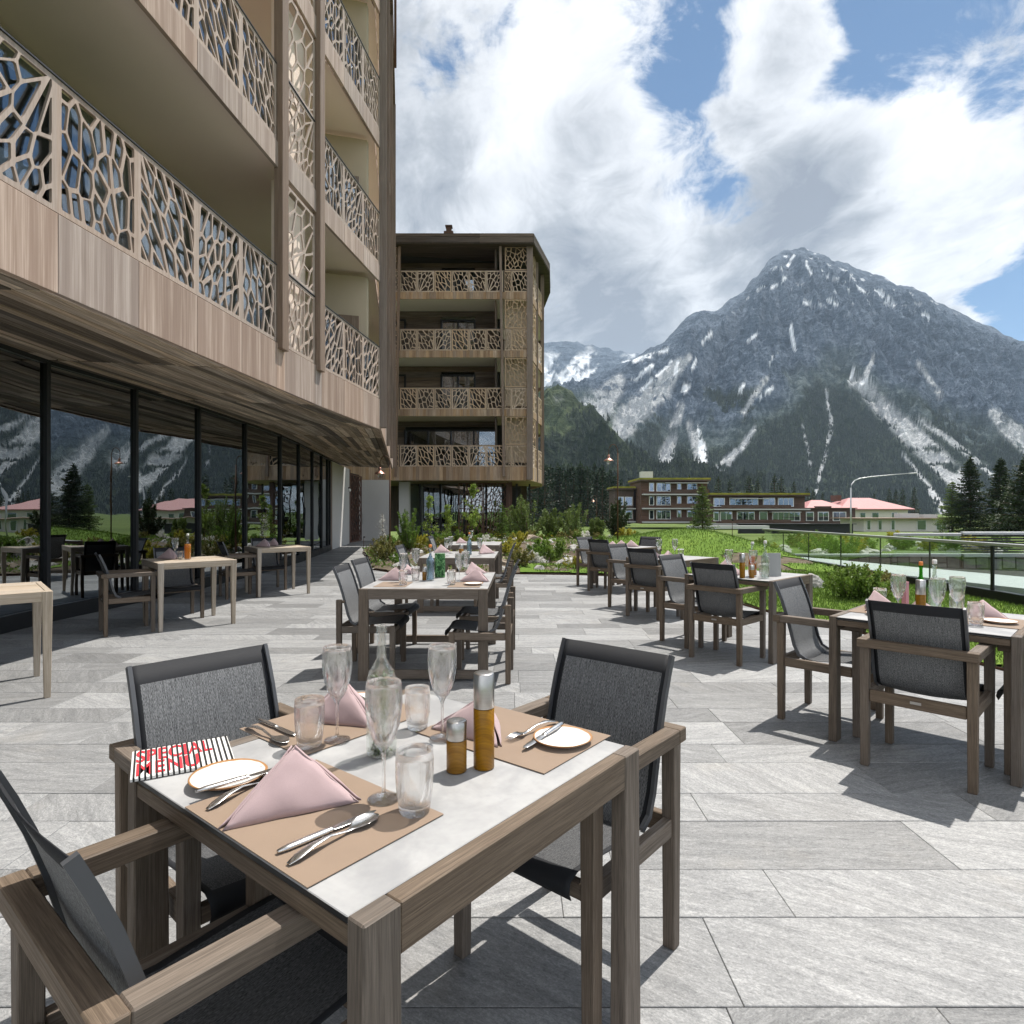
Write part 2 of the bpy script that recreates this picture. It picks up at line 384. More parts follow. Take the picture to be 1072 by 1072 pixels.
def m_liquid(name, col):
    m, t = mat(name)
    a = pb(t, col, .25, 0, .5); b = t.n('ShaderNodeBsdfTranslucent', {'Color': (*col, 1)}).outputs[0]
    out(t, t.n('ShaderNodeMixShader', {0: .5, 1: a, 2: b}).outputs[0]); return m
M['juice'] = m_liquid('orange_juice', (.85, .36, .03))
M['red_juice'] = m_liquid('red_fruit', (.55, .05, .03))
M['cap'] = plain('orange_wax_cap', (.75, .25, .06), .5)
M['paper'] = plain('white_card', (.74, .73, .70), .7, 0, .3, .05)
M['black'] = plain('black_ink', (.012, .012, .012), .6)
M['red'] = plain('red_ink', (.70, .03, .045), .6)
M['grey_card'] = plain('grey_card', (.34, .345, .34), .7)
M['pink_card'] = plain('pink_card', (.55, .27, .30), .7)
M['leaf_card'] = None
def m_window(name, base, refl=.5, tint=(.25, .27, .28)):
    m, t = mat(name)
    fc = t.n('ShaderNodeLayerWeight', {'Blend': .5}).outputs['Facing']
    f = t.m('ADD', t.m('MULTIPLY', t.m('POWER', fc, 4.), 1 - refl), refl, clamp=True)
    wav = t.noise(t.n('ShaderNodeTexCoord').outputs['Object'], .9, 2, .5)
    nrm = t.n('ShaderNodeBump', {'Height': wav, 'Strength': .06, 'Distance': .05}).outputs[0]
    g = t.n('ShaderNodeBsdfGlossy', {'Color': (*base, 1), 'Roughness': .003, 'Normal': nrm}).outputs[0]
    tr = t.n('ShaderNodeBsdfTransparent', {'Color': (*tint, 1)}).outputs[0]
    out(t, t.n('ShaderNodeMixShader', {0: f, 1: tr, 2: g}).outputs[0]); return m
M['window'] = m_window('dark_reflecting_glass', (.74, .79, .82), .36, (.07, .075, .08))
M['pane'] = m_window('balcony_glass', (.80, .88, .97), .18, (.55, .60, .62))
M['house_pane'] = m_window('house_window_glass', (.60, .74, .95), .30, (.10, .12, .15))
M['rail_glass'] = m_window('clear_railing_glass', (.9, .95, .95), .07, (.90, .94, .92))
M['mullion'] = plain('black_metal', (.016, .017, .019), .45, .2)
M['plaster'] = plain('white_plaster', (.56, .55, .53), .85, 0, .2, .06, 3)
M['ceiling'] = plain('beige_render', (.88, .745, .645), .85, 0, .2, .06, 1.3)
M['ceiling_pale'] = plain('pale_render', (.64, .61, .55), .85, 0, .2, .05, 1.3)
M['end_plaster'] = plain('sand_render', (.50, .415, .315), .85, 0, .2, .06, 1.3)
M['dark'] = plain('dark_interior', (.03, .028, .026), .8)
M['curtain'] = wood('beige_curtain', (.24, .22, .18), (.42, .40, .35), .3, 30, .9, 0, (.1, .1, .1), .1)
M['copper'] = plain('copper', (.36, .20, .155), .42, .9, .5, .2)
M['rust'] = plain('rusty_steel', (.105, .058, .036), .75, .3, .3, .3)
M['bulb'] = m_glass('frosted_bulb', (.95, .95, .93), .3, .35)
M['galv'] = plain('galvanised_steel', (.45, .46, .47), .45, .6, .5, .1)
M['dark_metal'] = plain('dark_rail_metal', (.05, .052, .055), .45, .4)
M['concrete'] = plain('pale_concrete', (.48, .485, .47), .85, 0, .2, .1, 2.5)
M['coping'] = plain('wet_pale_coping', (.38, .41, .41), .6, 0, .3, .08, 2.5)
M['soil'] = None
def m_ground(name, cs, sc=3.0, bump=.6, bd=.03, rough=.95):
    m, t = mat(name); o = t.n('ShaderNodeTexCoord').outputs['Object']
    a = t.noise(o, sc, 8, .68, .4); b = t.noise(o, sc * 14, 4, .65)
    v = t.m('ADD', t.m('MULTIPLY', a, .7), t.m('MULTIPLY', b, .3))
    out(t, pb(t, t.ramp(v, cs), rough, 0, .15, v, bump, bd)); return m
M['soil'] = m_ground('bark_and_soil', ((.3, (.028, .022, .015)), (.46, (.085, .066, .046)), (.56, (.14, .115, .085)), (.66, (.06, .08, .028)), (.76, (.10, .13, .04))), 2.6)
M['lawn'] = m_ground('turf', ((.3, (.05, .085, .012)), (.5, (.095, .165, .022)), (.7, (.15, .22, .035))), .8, .5, .02)
M['meadow'] = m_ground('valley_meadow', ((.3, (.05, .075, .02)), (.5, (.09, .13, .03)), (.7, (.14, .165, .06))), .03, .3, .3)
M['asphalt'] = m_ground('asphalt', ((.3, (.04, .04, .042)), (.7, (.075, .075, .075))), 2., .2, .01)
M['rock'] = m_ground('pale_limestone', ((.28, (.13, .125, .115)), (.45, (.36, .35, .33)), (.6, (.54, .53, .51)), (.75, (.62, .61, .59))), 5., .9, .05)
M['rock_brown'] = m_ground('rusty_limestone', ((.28, (.13, .10, .075)), (.5, (.34, .28, .22)), (.72, (.52, .46, .39))), 4., .9, .05)
def m_stone():
    m, t = mat('ashlar_wall'); uv = t.n('ShaderNodeUVMap', uv_map='grain').outputs[0]
    b = t.n('ShaderNodeTexBrick', {'Vector': t.mapping(uv, rot=(0, 0, math.pi / 2)), 'Color1': (.15, .155, .15, 1), 'Color2': (.30, .30, .29, 1), 'Mortar': (.05, .05, .05, 1), 'Scale': 1., 'Mortar Size': .02, 'Brick Width': .62, 'Row Height': .34, 'Bias': -.1})
    n = t.noise(t.n('ShaderNodeTexCoord').outputs['Object'], 7, 6, .65)
    c = t.mix(.45, b.outputs[0], t.ramp(n, ((.3, (.07, .07, .07)), (.7, (.38, .38, .37)))), 'OVERLAY')
    out(t, pb(t, c, .85, 0, .2, n, .6, .03)); return m
M['ashlar'] = m_stone()
def m_leaf(name, a, b, trans=.3, rough=.55):
    m, t = mat(name); rn = t.n('ShaderNodeUVMap', uv_map='rnd').outputs[0]
    r = t.n('ShaderNodeSeparateXYZ', {0: rn})
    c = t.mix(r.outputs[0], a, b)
    d = pb(t, c, rough, 0, .3); s = t.n('ShaderNodeBsdfTranslucent', {'Color': c}).outputs[0]
    out(t, t.n('ShaderNodeMixShader', {0: trans, 1: d, 2: s}).outputs[0]); return m
M['spruce'] = m_leaf('spruce_needles', (.013, .027, .011), (.046, .072, .022), .12)
M['sprucedark'] = m_leaf('dark_spruce_needles', (.011, .026, .013), (.034, .060, .026), .1)
M['pine'] = m_leaf('mountain_pine_needles', (.050, .085, .020), (.17, .235, .06), .3)
M['thuja'] = m_leaf('yew_needles', (.05, .10, .016), (.17, .28, .045), .32)
M['sapling'] = m_leaf('birch_leaves', (.11, .19, .025), (.32, .42, .08), .45)
M['shrub'] = m_leaf('shrub_leaves', (.055, .11, .016), (.19, .28, .05), .35)
M['olive'] = m_leaf('olive_shrub_leaves', (.09, .11, .025), (.22, .20, .06), .35)
M['yellow'] = m_leaf('yellow_green_leaves', (.20, .21, .02), (.40, .36, .05), .35)
M['flower'] = m_leaf('white_petals', (.62, .62, .56), (.78, .78, .72), .3)
M['grass'] = m_leaf('grass_blades', (.06, .112, .018), (.155, .235, .042), .35)
M['bark'] = plain('bark', (.10, .072, .05), .9, 0, .2, .4, 12)
M['roofgreen'] = m_ground('flowering_green_roof', ((.3, (.11, .12, .025)), (.55, (.25, .23, .04)), (.7, (.38, .33, .05))), .8, .6, .1)
M['redroof'] = plain('red_metal_roof', (.36, .155, .148), .55, 0, .4, .07, .8)
M['houseplaster'] = plain('cream_plaster', (.62, .59, .52), .85, 0, .2, .04)
M['white'] = plain('white_paint', (.68, .68, .66), .6, 0, .3, .04)
M['band'] = plain('grey_balcony_band', (.40, .39, .38), .7)
def m_leafcard():
    m, t = mat('leaf_print_card'); o = t.n('ShaderNodeTexCoord').outputs['Object']
    n = t.noise(t.mapping(o, (34, 34, 20), rot=(0, .6, 0)), 1, 2, .5, 2.)
    out(t, pb(t, t.ramp(n, ((.40, (.01, .05, .015)), (.5, (.03, .2, .04)), (.56, (.3, .5, .25)), (.6, (.02, .11, .03)))), .5)); return m
M['leaf_card'] = m_leafcard()

# ------------------------------------------------------------------ furniture
def sling_part(root, arm=True):
    prof = [(.254, .372), (.264, .392), (.258, .420), (.225, .434), (.15, .431), (.05, .421), (-.04, .412), (-.105, .415), (-.150, .440), (-.178, .50), (-.203, .60), (-.226, .69), (-.255, .78), (-.283, .85), (-.308, .905)]
    hw = .208; cols = [-1, -.915, -.55, -.2, .2, .55, .915, 1]
    L = [0]
    for a, b in zip(prof, prof[1:]): L.append(L[-1] + math.dist(a, b))
    mb = MB(); V, FS, UV, MI = [], [], [], []
    n = len(cols)
    for j, (y, z) in enumerate(prof):
        a, b = prof[max(j - 1, 0)], prof[min(j + 1, len(prof) - 1)]
        t = Vector((b[0] - a[0], b[1] - a[1])).normalized(); nx, nz = t.y, -t.x      # pointing down/back
        s = min(1, j / 4) * (.016 if j < 8 else .011)
        for c in cols:
            k = s * (1 - c * c); V.append((c * hw, y - abs(nx) * k * (1 if j >= 8 else 0), z - k * (1 if j < 8 else .12 * (j - 8) / 6)))
    for j in range(len(prof) - 1):
        for i in range(n - 1):
            FS.append([j * n + i, j * n + i + 1, (j + 1) * n + i + 1, (j + 1) * n + i])
            UV.append([(L[j], cols[i] * hw), (L[j], cols[i + 1] * hw), (L[j + 1], cols[i + 1] * hw), (L[j + 1], cols[i] * hw)])
            MI.append(1 if i in (0, n - 2) or j >= len(prof) - 2 or j < 3 else 0)
    back0 = 7
    for nm, keep in (('seat', lambda j: j < back0), ('backrest', lambda j: j >= back0)):
        m = MB(); idx = [q for q in range(len(FS)) if keep(q // (n - 1))]
        for q in idx: m.add([V[k] for k in FS[q]], [[0, 1, 2, 3]], [UV[q]], MI[q], True, (.5, .5))
        o = m.build(nm, [M['sling_shaded' if nm == 'seat' else 'sling'], M['hem']], root)
        bm = bmesh.new(); bm.from_mesh(o.data); bmesh.ops.remove_doubles(bm, verts=bm.verts, dist=1e-5); bmesh.ops.recalc_face_normals(bm, faces=bm.faces)
        bm.to_mesh(o.data); bm.free()
        mod = o.modifiers.new('thick', 'SOLIDIFY'); mod.thickness = .0025; mod.offset = 0
    for sx in (-1, 1):
        f = MB(); V, FS = [], []; pp = prof[7:]
        for j, (y, z) in enumerate(pp):
            a, b = pp[max(j - 1, 0)], pp[min(j + 1, len(pp) - 1)]; t = Vector((b[0] - a[0], b[1] - a[1])).normalized()
            for u, v in ((-.006, -.0105), (.006, -.0105), (.006, .0105), (-.006, .0105)): V.append((sx * (hw + .006) + u, y - t.y * v, z + t.x * v))
        for j in range(len(pp) - 1): FS += [[j * 4 + i, j * 4 + (i + 1) % 4, j * 4 + 4 + (i + 1) % 4, j * 4 + 4 + i] for i in range(4)]
        FS += [[3, 2, 1, 0], [len(V) - 4 + i for i in range(4)]]; f.add(V, FS); f.build('back_frame', M['frame'], root)

def make_armchair():
    r = empty('armchair'); wd = M['teak']; r['category'] = 'chair'
    for sx in (-1, 1):
        MB().box((sx * .238, -.252, .3225), (.046, .046, .645), None, .003, taper=.86).build('leg', wd, r)
        MB().box((sx * .238, .205, .3225), (.046, .046, .645), None, .003, taper=.86).build('leg', wd, r)
        MB().box((sx * .243, .0005, .6675), (.052, .5020, .045), None, .003).build('armrest', wd, r)
        MB().box((sx * .238, -.0235, .385), (.030, .408, .058), None, .003).build('side_rail', wd, r)
    MB().box((0, -.274, .6675), (.538, .046, .045), None, .003).build('back_rail', wd, r)
    rr = MB().box((0, -.252, .385), (.428, .028, .062), None, .003).build('rear_rail', wd, r)
    MB().box((0, .203, .375), (.428, .028, .045), None, .003).build('front_rail', wd, r)
    MB().box((.0, -.2675, .388), (.05, .003, .014), None, .001).build('maker_plate', M['brushed'], rr)
    sling_part(r)
    return r
def make_sidechair():
    r = empty('side_chair'); wd = M['teak']; r['category'] = 'chair'
    for sx in (-1, 1):
        MB().box((sx * .228, -.250, .315), (.040, .046, .63), None, .003, taper=.9).build('leg', wd, r)
        MB().box((sx * .228, .205, .205), (.040, .046, .41), None, .003, taper=.9).build('leg', wd, r)
        MB().box((sx * .228, -.0225, .377), (.028, .409, .058), None, .003).build('side_rail', wd, r)
        MB().beam((sx * .2235, -.228, .612), (sx * .2235, -.205, .612), .024, .02, .002).build('back_bracket', wd, r)
    MB().box((0, -.250, .377), (.416, .028, .058), None, .003).build('rear_rail', wd, r)
    MB().box((0, .203, .372), (.416, .028, .045), None, .003).build('front_rail', wd, r)
    sling_part(r)
    return r

def make_table(sx, sy, h=.75, kind='ceramic', beams=False):
    r = empty('dining_table'); r['category'] = 'table'
    wd = M['teak'] if kind == 'ceramic' else M['teak_pale']
    tp = .5
    if kind == 'ceramic':
        for s in (-1, 1):
            MB().box((0, s * (sy / 2 - .021), h - .0425), (sx - .150, .038, .085), None, .0025).build('side_rail', wd, r)
            MB().box((s * (sx / 2 - .019), 0, h - .036), (.030, sy - .088, .034), None, .002).build('end_rail', wd, r)
            for q in (-1, 1):
                MB().box((q * (sx / 2 - .0375), s * (sy / 2 - .021), h / 2), (.075, .042, h), None, .003, taper=1.12).build('leg', wd, r)
        p = MB().box((0, 0, h - .0085), (sx - .004, sy - .0855, .013), None, .0015)
        t = p.build('tabletop', [M['top'], M['mullion']], r)
        for f in t.data.polygons:
            if abs(f.normal.z) < .5: f.material_index = 1
        if beams:
            for s in (-1, 1): MB().box((s * 0, s * (sy / 2 - .021), .055), (sx - .1505, .036, .07), None, .003).build('floor_beam', wd, r)
    else:
        for s in (-1, 1):
            MB().box((0, s * (sy / 2 - .022), h - .0375), (sx - .1305, .040, .075), None, .0025).build('side_rail', wd, r)
            MB().box((s * (sx / 2 - .022), 0, h - .0375), (.040, sy - .1305, .075), None, .0025).build('end_rail', wd, r)
            for q in (-1, 1):
                MB().box((q * (sx / 2 - .0325), s * (sy / 2 - .0325), h / 2), (.065, .065, h), None, .003, taper=.62).build('leg', wd, r)
        t = MB(); nb = 8; w = (sy - .0885) / nb
        for i in range(nb): t.box((0, -sy / 2 + .044 + w * (i + .5), h - .010), (sx - .0885, w - .004, .016), None, .002)
        t.build('tabletop', wd, r)
    return r

# ------------------------------------------------------------------ table ware
def flute(n, a, z0, z1, tw=0., jm=12):
    def f(ang, j, z):
        if j > jm: return 1.0
        k = max(0., min(1., (z - z0) / .012)) * max(0., min(1., (z1 - z) / .03)); return 1 - a * k * (.5 + .5 * math.cos(n * (ang + tw * z))) ** 2.2
    return f
def make_goblet():
    prof = [(.0, .000), (.033, .0005), (.035, .002), (.033, .0035), (.016, .006), (.006, .011), (.0042, .020), (.0038, .06), (.0042, .095), (.0065, .104), (.011, .112), (.019, .122), (.0275, .138), (.034, .160), (.0385, .185), (.0405, .205), (.0400, .228), (.0385, .245), (.0372, .256),
            (.0362, .256), (.0372, .245), (.0387, .228), (.0390, .205), (.0370, .185), (.0325, .160), (.026, .139), (.0165, .124), (.007, .117), (.0, .115)]
    o = MB().lathe(prof, 48, mod=flute(13, .17, .108, .225, 10, 17)).build('wine_glass', M['crystal']); o['category'] = 'wine glass'; return o
def make_tumbler():
    prof = [(0, 0.0), (.028, 0.), (.030, .002), (.032, .012), (.036, .040), (.0385, .075), (.0385, .105), (.0370, .124), (.0358, .124), (.0370, .105), (.0370, .075), (.0345, .040), (.030, .018), (.015, .014), (0, .0135)]
    o = MB().lathe(prof, 48, mod=flute(14, .12, .004, .090, 7, 7)).build('tumbler', M['crystal']); o['category'] = 'tumbler'; return o
def bottle_profile(h=.335, r=.039):
    return [(0, .003), (r * .8, .001), (r * .97, .005), (r, .014), (r, h * .53), (r * .97, h * .58), (r * .80, h * .645), (r * .50, h * .70), (r * .34, h * .74), (r * .30, h * .80), (r * .30, h * .93), (r * .36, h * .935), (r * .36, h * .975), (r * .31, h)]
def make_bottle(glass, fill=None, fh=.5, cap=None, herbs=False, h=.335, r=.039, name='water_bottle'):
    P = bottle_profile(h, r); inner = [(max(x - .0028, 0), z + (.006 if i < 3 else 0)) for i, (x, z) in enumerate(P)][::-1]
    root = empty(name); root['category'] = 'bottle'
    MB().lathe(P + inner, 28).build('bottle_body', glass, root)
    if fill:
        q = [(0, .010)] + [(x - .0040, max(z, .010)) for x, z in P if .003 < z <= h * fh]; zt = h * fh
        rt = q[-1][0]; q += [(rt, zt), (0, zt)]
        MB().lathe(q, 24).build('liquid', fill, root)
    if cap: MB().lathe([(0, h * .975 + .001), (r * .34, h * .977), (r * .37, h * .985), (r * .37, h * 1.045), (r * .3, h * 1.06), (0, h * 1.062)], 18).build('cap', cap, root)
    if herbs:
        g = random.Random(3); st = MB(); lf = MB(); fl = MB()
        for k in range(7):
            a = g.random() * 6.28; x, y = .016 * math.cos(a), .016 * math.sin(a); pts = []
            for i in range(7):
                z = .012 + i * .031; pts.append((x + g.uniform(-.006, .006), y + g.uniform(-.006, .006), z))
            st.tube(pts, .0009, 5)
            for p in pts:
                for q in range(9):
                    d = Vector((g.uniform(-1, 1), g.uniform(-1, 1), g.uniform(-.6, .8))).normalized(); b = Vector(p); L = g.uniform(.010, .022)
                    e = b + d * L
                    if math.hypot(e.x, e.y) > .032: continue
                    w = d.cross(Vector((g.uniform(-1, 1), 0, 1))).normalized() * L * .3
                    (lf if g.random() < .62 else fl).add([b, b + d * L * .5 + w, e, b + d * L * .5 - w], [[0, 1, 2, 3]])
        st.build('herb_stem', M['shrub'], root); lf.build('herb_leaves', M['shrub'], root); fl.build('herb_blossoms', M['flower'], root)
    return root
def make_mill(h, r=.0245, split=.62, name='pepper_mill'):
    root = empty(name); root['category'] = 'pepper mill'
    a = h * split
    MB().lathe([(0, 0), (r - .0015, 0), (r, .0015), (r, a - .001), (r - .001, a), (0, a)], 32).build('mill_body', M['mill'], root)
    MB().lathe([(0, a + .0008), (r - .0008, a + .0008), (r, a + .002), (r, h - .002), (r - .002, h), (r * .5, h - .0005), (r * .2, h + .0005), (0, h + .0005)], 32).build('mill_cap', M['brushed'], root)
    return root
def make_plate(r=.085):
    prof = [(0, .004), (r * .55, .003), (r * .6, .0), (r * .62, .0), (r * .68, .004), (r * .9, .009), (r * .985, .014), (r, .0155), (r * .985, .017), (r * .88, .0125), (r * .66, .008), (0, .0075)]
    o = MB().lathe(prof, 40, mod=lambda a, j, z: 1 + .012 * math.sin(3 * a + 1) + .006 * math.sin(5 * a)).build('side_plate', M['plate']); o['category'] = 'plate'; return o
def make_placemat(lx=.45, ly=.32):
    o = MB().box((0, 0, .0012), (lx, ly, .0022), None, .0006).build('placemat', M['mat']); o['category'] = 'placemat'; return o
def cutlery(kind, L=.21):
    """handle end at -x; every piece is one forged mesh"""
    m = MB(); V, FS = [], []
    if kind == 'knife':
        st = [(0, .0045, .006), (.02, .0075, .0105), (.06, .0085, .0105), (.098, .0078, .010), (.104, .0062, .008), (.107, .008, .010), (.111, .0055, .007), (.114, .0075, .0022), (.13, .0088, .0016), (.18, .0095, .0014), (.20, .0075, .0011), (.2125, .0015, .0008)]
    elif kind == 'fork':
        st = [(0, .005, .003), (.02, .0105, .0042), (.05, .0085, .0042), (.09, .004, .0040), (.125, .0035, .0038), (.14, .006, .0034), (.152, .012, .0028), (.16, .0125, .0024)]
    else:
        st = [(0, .005, .003), (.02, .0105, .0042), (.05, .0085, .0042), (.09, .0042, .0042), (.130, .0038, .0040), (.142, .0065, .0034), (.155, .0155, .003), (.172, .0205, .0028), (.19, .0195, .0026), (.204, .0125, .0024), (.2105, .003, .002)]
    def zc(x):
        if kind == 'knife': return .0055
        z = .004 + .012 * max(0, math.sin(min(x / .14, 1) * math.pi)) ** 1.2
        if kind == 'spoon' and x > .14: z = .004 + .0035 * ((x - .176) / .036) ** 2
        if kind == 'fork' and x > .14: z = .004 + .006 * math.sin((x - .14) / .07 * 3.14)
        return z
    n = 28
    for x, w, t in st:
        for i in range(n):
            a = 2 * math.pi * i / n; y = w * math.cos(a); dish = 0
            if kind == 'spoon' and x > .15: dish = .0075 * (y / .0205) ** 2 if True else 0
            V.append((x, y, zc(x) + t * .5 * math.sin(a) + dish))
    for j in range(len(st) - 1):
        for i in range(n): FS.append([j * n + i, (j + 1) * n + i, (j + 1) * n + (i + 1) % n, j * n + (i + 1) % n])
    FS += [list(range(n)), [(len(st) - 1) * n + i for i in range(n)][::-1]]
    m.add(V, FS, None, 0, True)
    if kind == 'fork':
        for k in (-1.5, -.5, .5, 1.5):
            m.tube([(.158, k * .0066, zc(.158)), (.175, k * .0066, zc(.175)), (.195, k * .0062, zc(.195)), (.207, k * .0060, zc(.207))], [.0024, .0022, .0018, .0008], 6)
    o = m.build({'knife': 'table_knife', 'fork': 'table_fork', 'spoon': 'soup_spoon'}[kind], M['steel']); o['category'] = kind; return o
def make_napkin(w=.27, h=.125, d=.15, seed=0):
    """linen square folded into a standing pyramid: two front layers and a back"""
    g = random.Random(seed); m = MB(); N = 14
    Lp, Rp, T, K = Vector((-w / 2, 0, .001)), Vector((w / 2, 0, .001)), Vector((g.uniform(-.018, .018), d * g.uniform(.36, .48), h * g.uniform(.93, 1.05))), Vector((g.uniform(-.025, .025), d, .001))
    def tri(A, B, C, bulge, off=(0, 0, 0)):
        nrm = (B - A).cross(C - A).normalized(); V, FS, ix = [], [], {}
        for i in range(N + 1):
            for j in range(N + 1 - i):
                a, b = i / N, j / N; c = 1 - a - b
                p = A * c + B * a + C * b + nrm * (bulge * max(0., 27 * a * b * c) ** .7) + Vector(off)
                q = mnoise.noise(p * 22 + Vector((seed * 3.1, 0, 0)))
                p += nrm * (.0034 * q + .0040 * mnoise.noise(Vector((p.x * 9 + seed, p.y * 9, p.z * 14))))
                p.z = max(p.z, .001); ix[(i, j)] = len(V); V.append(p)
        for i in range(N):
            for j in range(N - i):
                FS.append([ix[(i, j)], ix[(i + 1, j)], ix[(i, j + 1)]])
                if j < N - i - 1: FS.append([ix[(i + 1, j)], ix[(i + 1, j + 1)], ix[(i, j + 1)]])
        m.add(V, FS, None, 0, True)
    tri(Lp, Rp, T, .010)
    tri(Rp, K, T, .012); tri(K, Lp, T, .012)
    L2 = Lp + Vector((-.010, .012, 0)); tri(L2, K + Vector((-.012, -.01, 0)), T + Vector((-.005, .006, -.004)), .018)
    tri(Rp + Vector((.008, .010, 0)), K + Vector((.010, -.008, 0)), T + Vector((.004, .006, -.005)), .018)
    o = m.build('napkin', M['napkin'], fix=False); o['category'] = 'napkin'
    md = o.modifiers.new('thick', 'SOLIDIFY'); md.thickness = .0028; md.offset = 0
    return o
def text_mesh(body, size, name, m, parent, loc, rot=(0, 0, 0), weight=.0, extrude=.0002, width=1.0):
    cu = bpy.data.curves.new(name, 'FONT'); cu.body = body; cu.size = size; cu.align_x = 'LEFT'; cu.align_y = 'BOTTOM_BASELINE'; cu.offset = weight; cu.extrude = extrude; cu.space_character = 1.05
    tmp = bpy.data.objects.new(name + '_source', cu); COL.objects.link(tmp)
    bpy.context.view_layer.update()
    me = bpy.data.meshes.new_from_object(tmp.evaluated_get(bpy.context.evaluated_depsgraph_get()))
    bpy.data.objects.remove(tmp)
    xs = [v.co.x for v in me.vertices]; sx = width / (max(xs) - min(xs)); me.materials.clear(); me.materials.append(m); o = bpy.data.objects.new(name, me); COL.objects.link(o); o.parent = parent; o.location = loc; o.rotation_euler = rot; o.scale = (sx, 1, 1); return o

# ------------------------------------------------------------------ lattice boards
def clip_poly(poly, n, d):
    """keep the side n.p <= d"""
    o = []
    for i, a in enumerate(poly):
        b = poly[(i + 1) % len(poly)]; da = a[0] * n[0] + a[1] * n[1] - d; db = b[0] * n[0] + b[1] * n[1] - d
        if da <= 0: o.append(a)
        if da * db < 0: t = da / (da - db); o.append((a[0] + (b[0] - a[0]) * t, a[1] + (b[1] - a[1]) * t))
    return o
def lattice_mesh(w, h, seed, cell=.20, frame=.035, bar=.013, th=.022, material=None, sides=.05):
    """board cut into an irregular cracked-leaf pattern; x along, z up, thickness in y"""
    g = random.Random(seed); pts = []; nx, nz = max(2, round(w / cell)), max(2, round(h / (cell * 1.12)))
    # seeds kept apart in a slanted, stretched metric: long leaf-vein cells that change direction across the board
    sh = g.uniform(-.5, .5); want = int(nx * nz * 1.15); tries = 0; md = cell * .62
    def met(p, q):
        dx, dz = p[0] - q[0], p[1] - q[1]; dx += dz * sh; return math.hypot(dx * 1.25, dz * .72)
    while len(pts) < want and tries < 4000:
        tries += 1; p = (g.uniform(0, w), g.uniform(0, h))
        if all(met(p, q) > md for q in pts): pts.append(p)
        elif tries % 60 == 0: md *= .93
    holes = []
    for i, p in enumerate(pts):
        poly = [(sides, frame), (w - sides, frame), (w - sides, h - frame), (sides, h - frame)]
        for j, q in enumerate(pts):
            if i == j: continue
            dx, dz = q[0] - p[0], q[1] - p[1]
            # bisector in the slanted metric: direction S^T S d
            ex, ez = (dx + dz * sh) * 1.25, dz * .72
            nx_, nz_ = ex * 1.25, ex * 1.25 * sh + ez * .72; L = math.hypot(nx_, nz_)
            if L < 1e-6: continue
            n = (nx_ / L, nz_ / L); bb = bar * (.45 + .9 * ((i * 7 + j * 7) % 10) / 10)
            poly = clip_poly(poly, n, n[0] * (p[0] + q[0]) / 2 + n[1] * (p[1] + q[1]) / 2 - bb)
            if len(poly) < 3: break
        if len(poly) < 3: continue
        ar = abs(sum(a[0] * b[1] - b[0] * a[1] for a, b in zip(poly, poly[1:] + poly[:1]))) / 2
        if ar < .0008: continue
        r = []
        for k, a in enumerate(poly):      # cut corners once: rounded openings
            b = poly[(k + 1) % len(poly)]
            r += [(a[0] * .9 + b[0] * .1, a[1] * .9 + b[1] * .1), (a[0] * .1 + b[0] * .9, a[1] * .1 + b[1] * .9)]
        holes.append(r)
    loops = [[(0, 0), (w, 0), (w, h), (0, h)]] + holes
    flat = [p for l in loops for p in l]
    tris = geometry.tessellate_polygon([[Vector((p[0], p[1], 0)) for p in l] for l in loops])
    n = len(flat); m = MB(); V = [(x, -th / 2, z) for x, z in flat] + [(x, th / 2, z) for x, z in flat]; FS = []; UV = []
    for t in tris:
        a, b, c = t
        cr = (flat[b][0] - flat[a][0]) * (flat[c][1] - flat[a][1]) - (flat[c][0] - flat[a][0]) * (flat[b][1] - flat[a][1])
        if abs(cr) < 1e-9: continue
        if cr < 0: a, c = c, a
        FS += [[a, b, c], [n + c, n + b, n + a]]
        UV += [[(flat[k][1], flat[k][0]) for k in (a, b, c)], [(flat[k][1], flat[k][0]) for k in (c, b, a)]]
    o = 0
    for l in loops:
        k = len(l)
        for i in range(k):
            a, b = o + i, o + (i + 1) % k
            FS.append([a, n + a, n + b, b] if o else [b, n + b, n + a, a]); UV.append([(flat[a][1], 0), (flat[a][1], th), (flat[b][1], th), (flat[b][1], 0)])
        o += k
    m.add(V, FS, UV, 0, False, (g.random(), g.random()))
    return m.mesh('lattice', material, fix=False)
def obj(name, me, parent=None):
    o = bpy.data.objects.new(name, me); COL.objects.link(o); o.parent = parent; return o
def seg_matrix(a, b, z):
    a, b = Vector(a).to_2d(), Vector(b).to_2d(); x = (b - a); L = x.length; x.normalize()
    return Matrix(((x.x, -x.y, 0, a.x), (x.y, x.x, 0, a.y), (0, 0, 1, z), (0, 0, 0, 1))), L
def on_seg(name, me, parent, a, b, z, base_w, off=0.0):
    Mx, L = seg_matrix(a, b, z); o = obj(name, me, parent)
    nrm = Vector((Mx[0][1], Mx[1][1], 0)) * off
    o.matrix_world = Matrix.Translation(nrm) @ Mx @ Matrix.Diagonal((L / base_w, 1, 1, 1)); return o

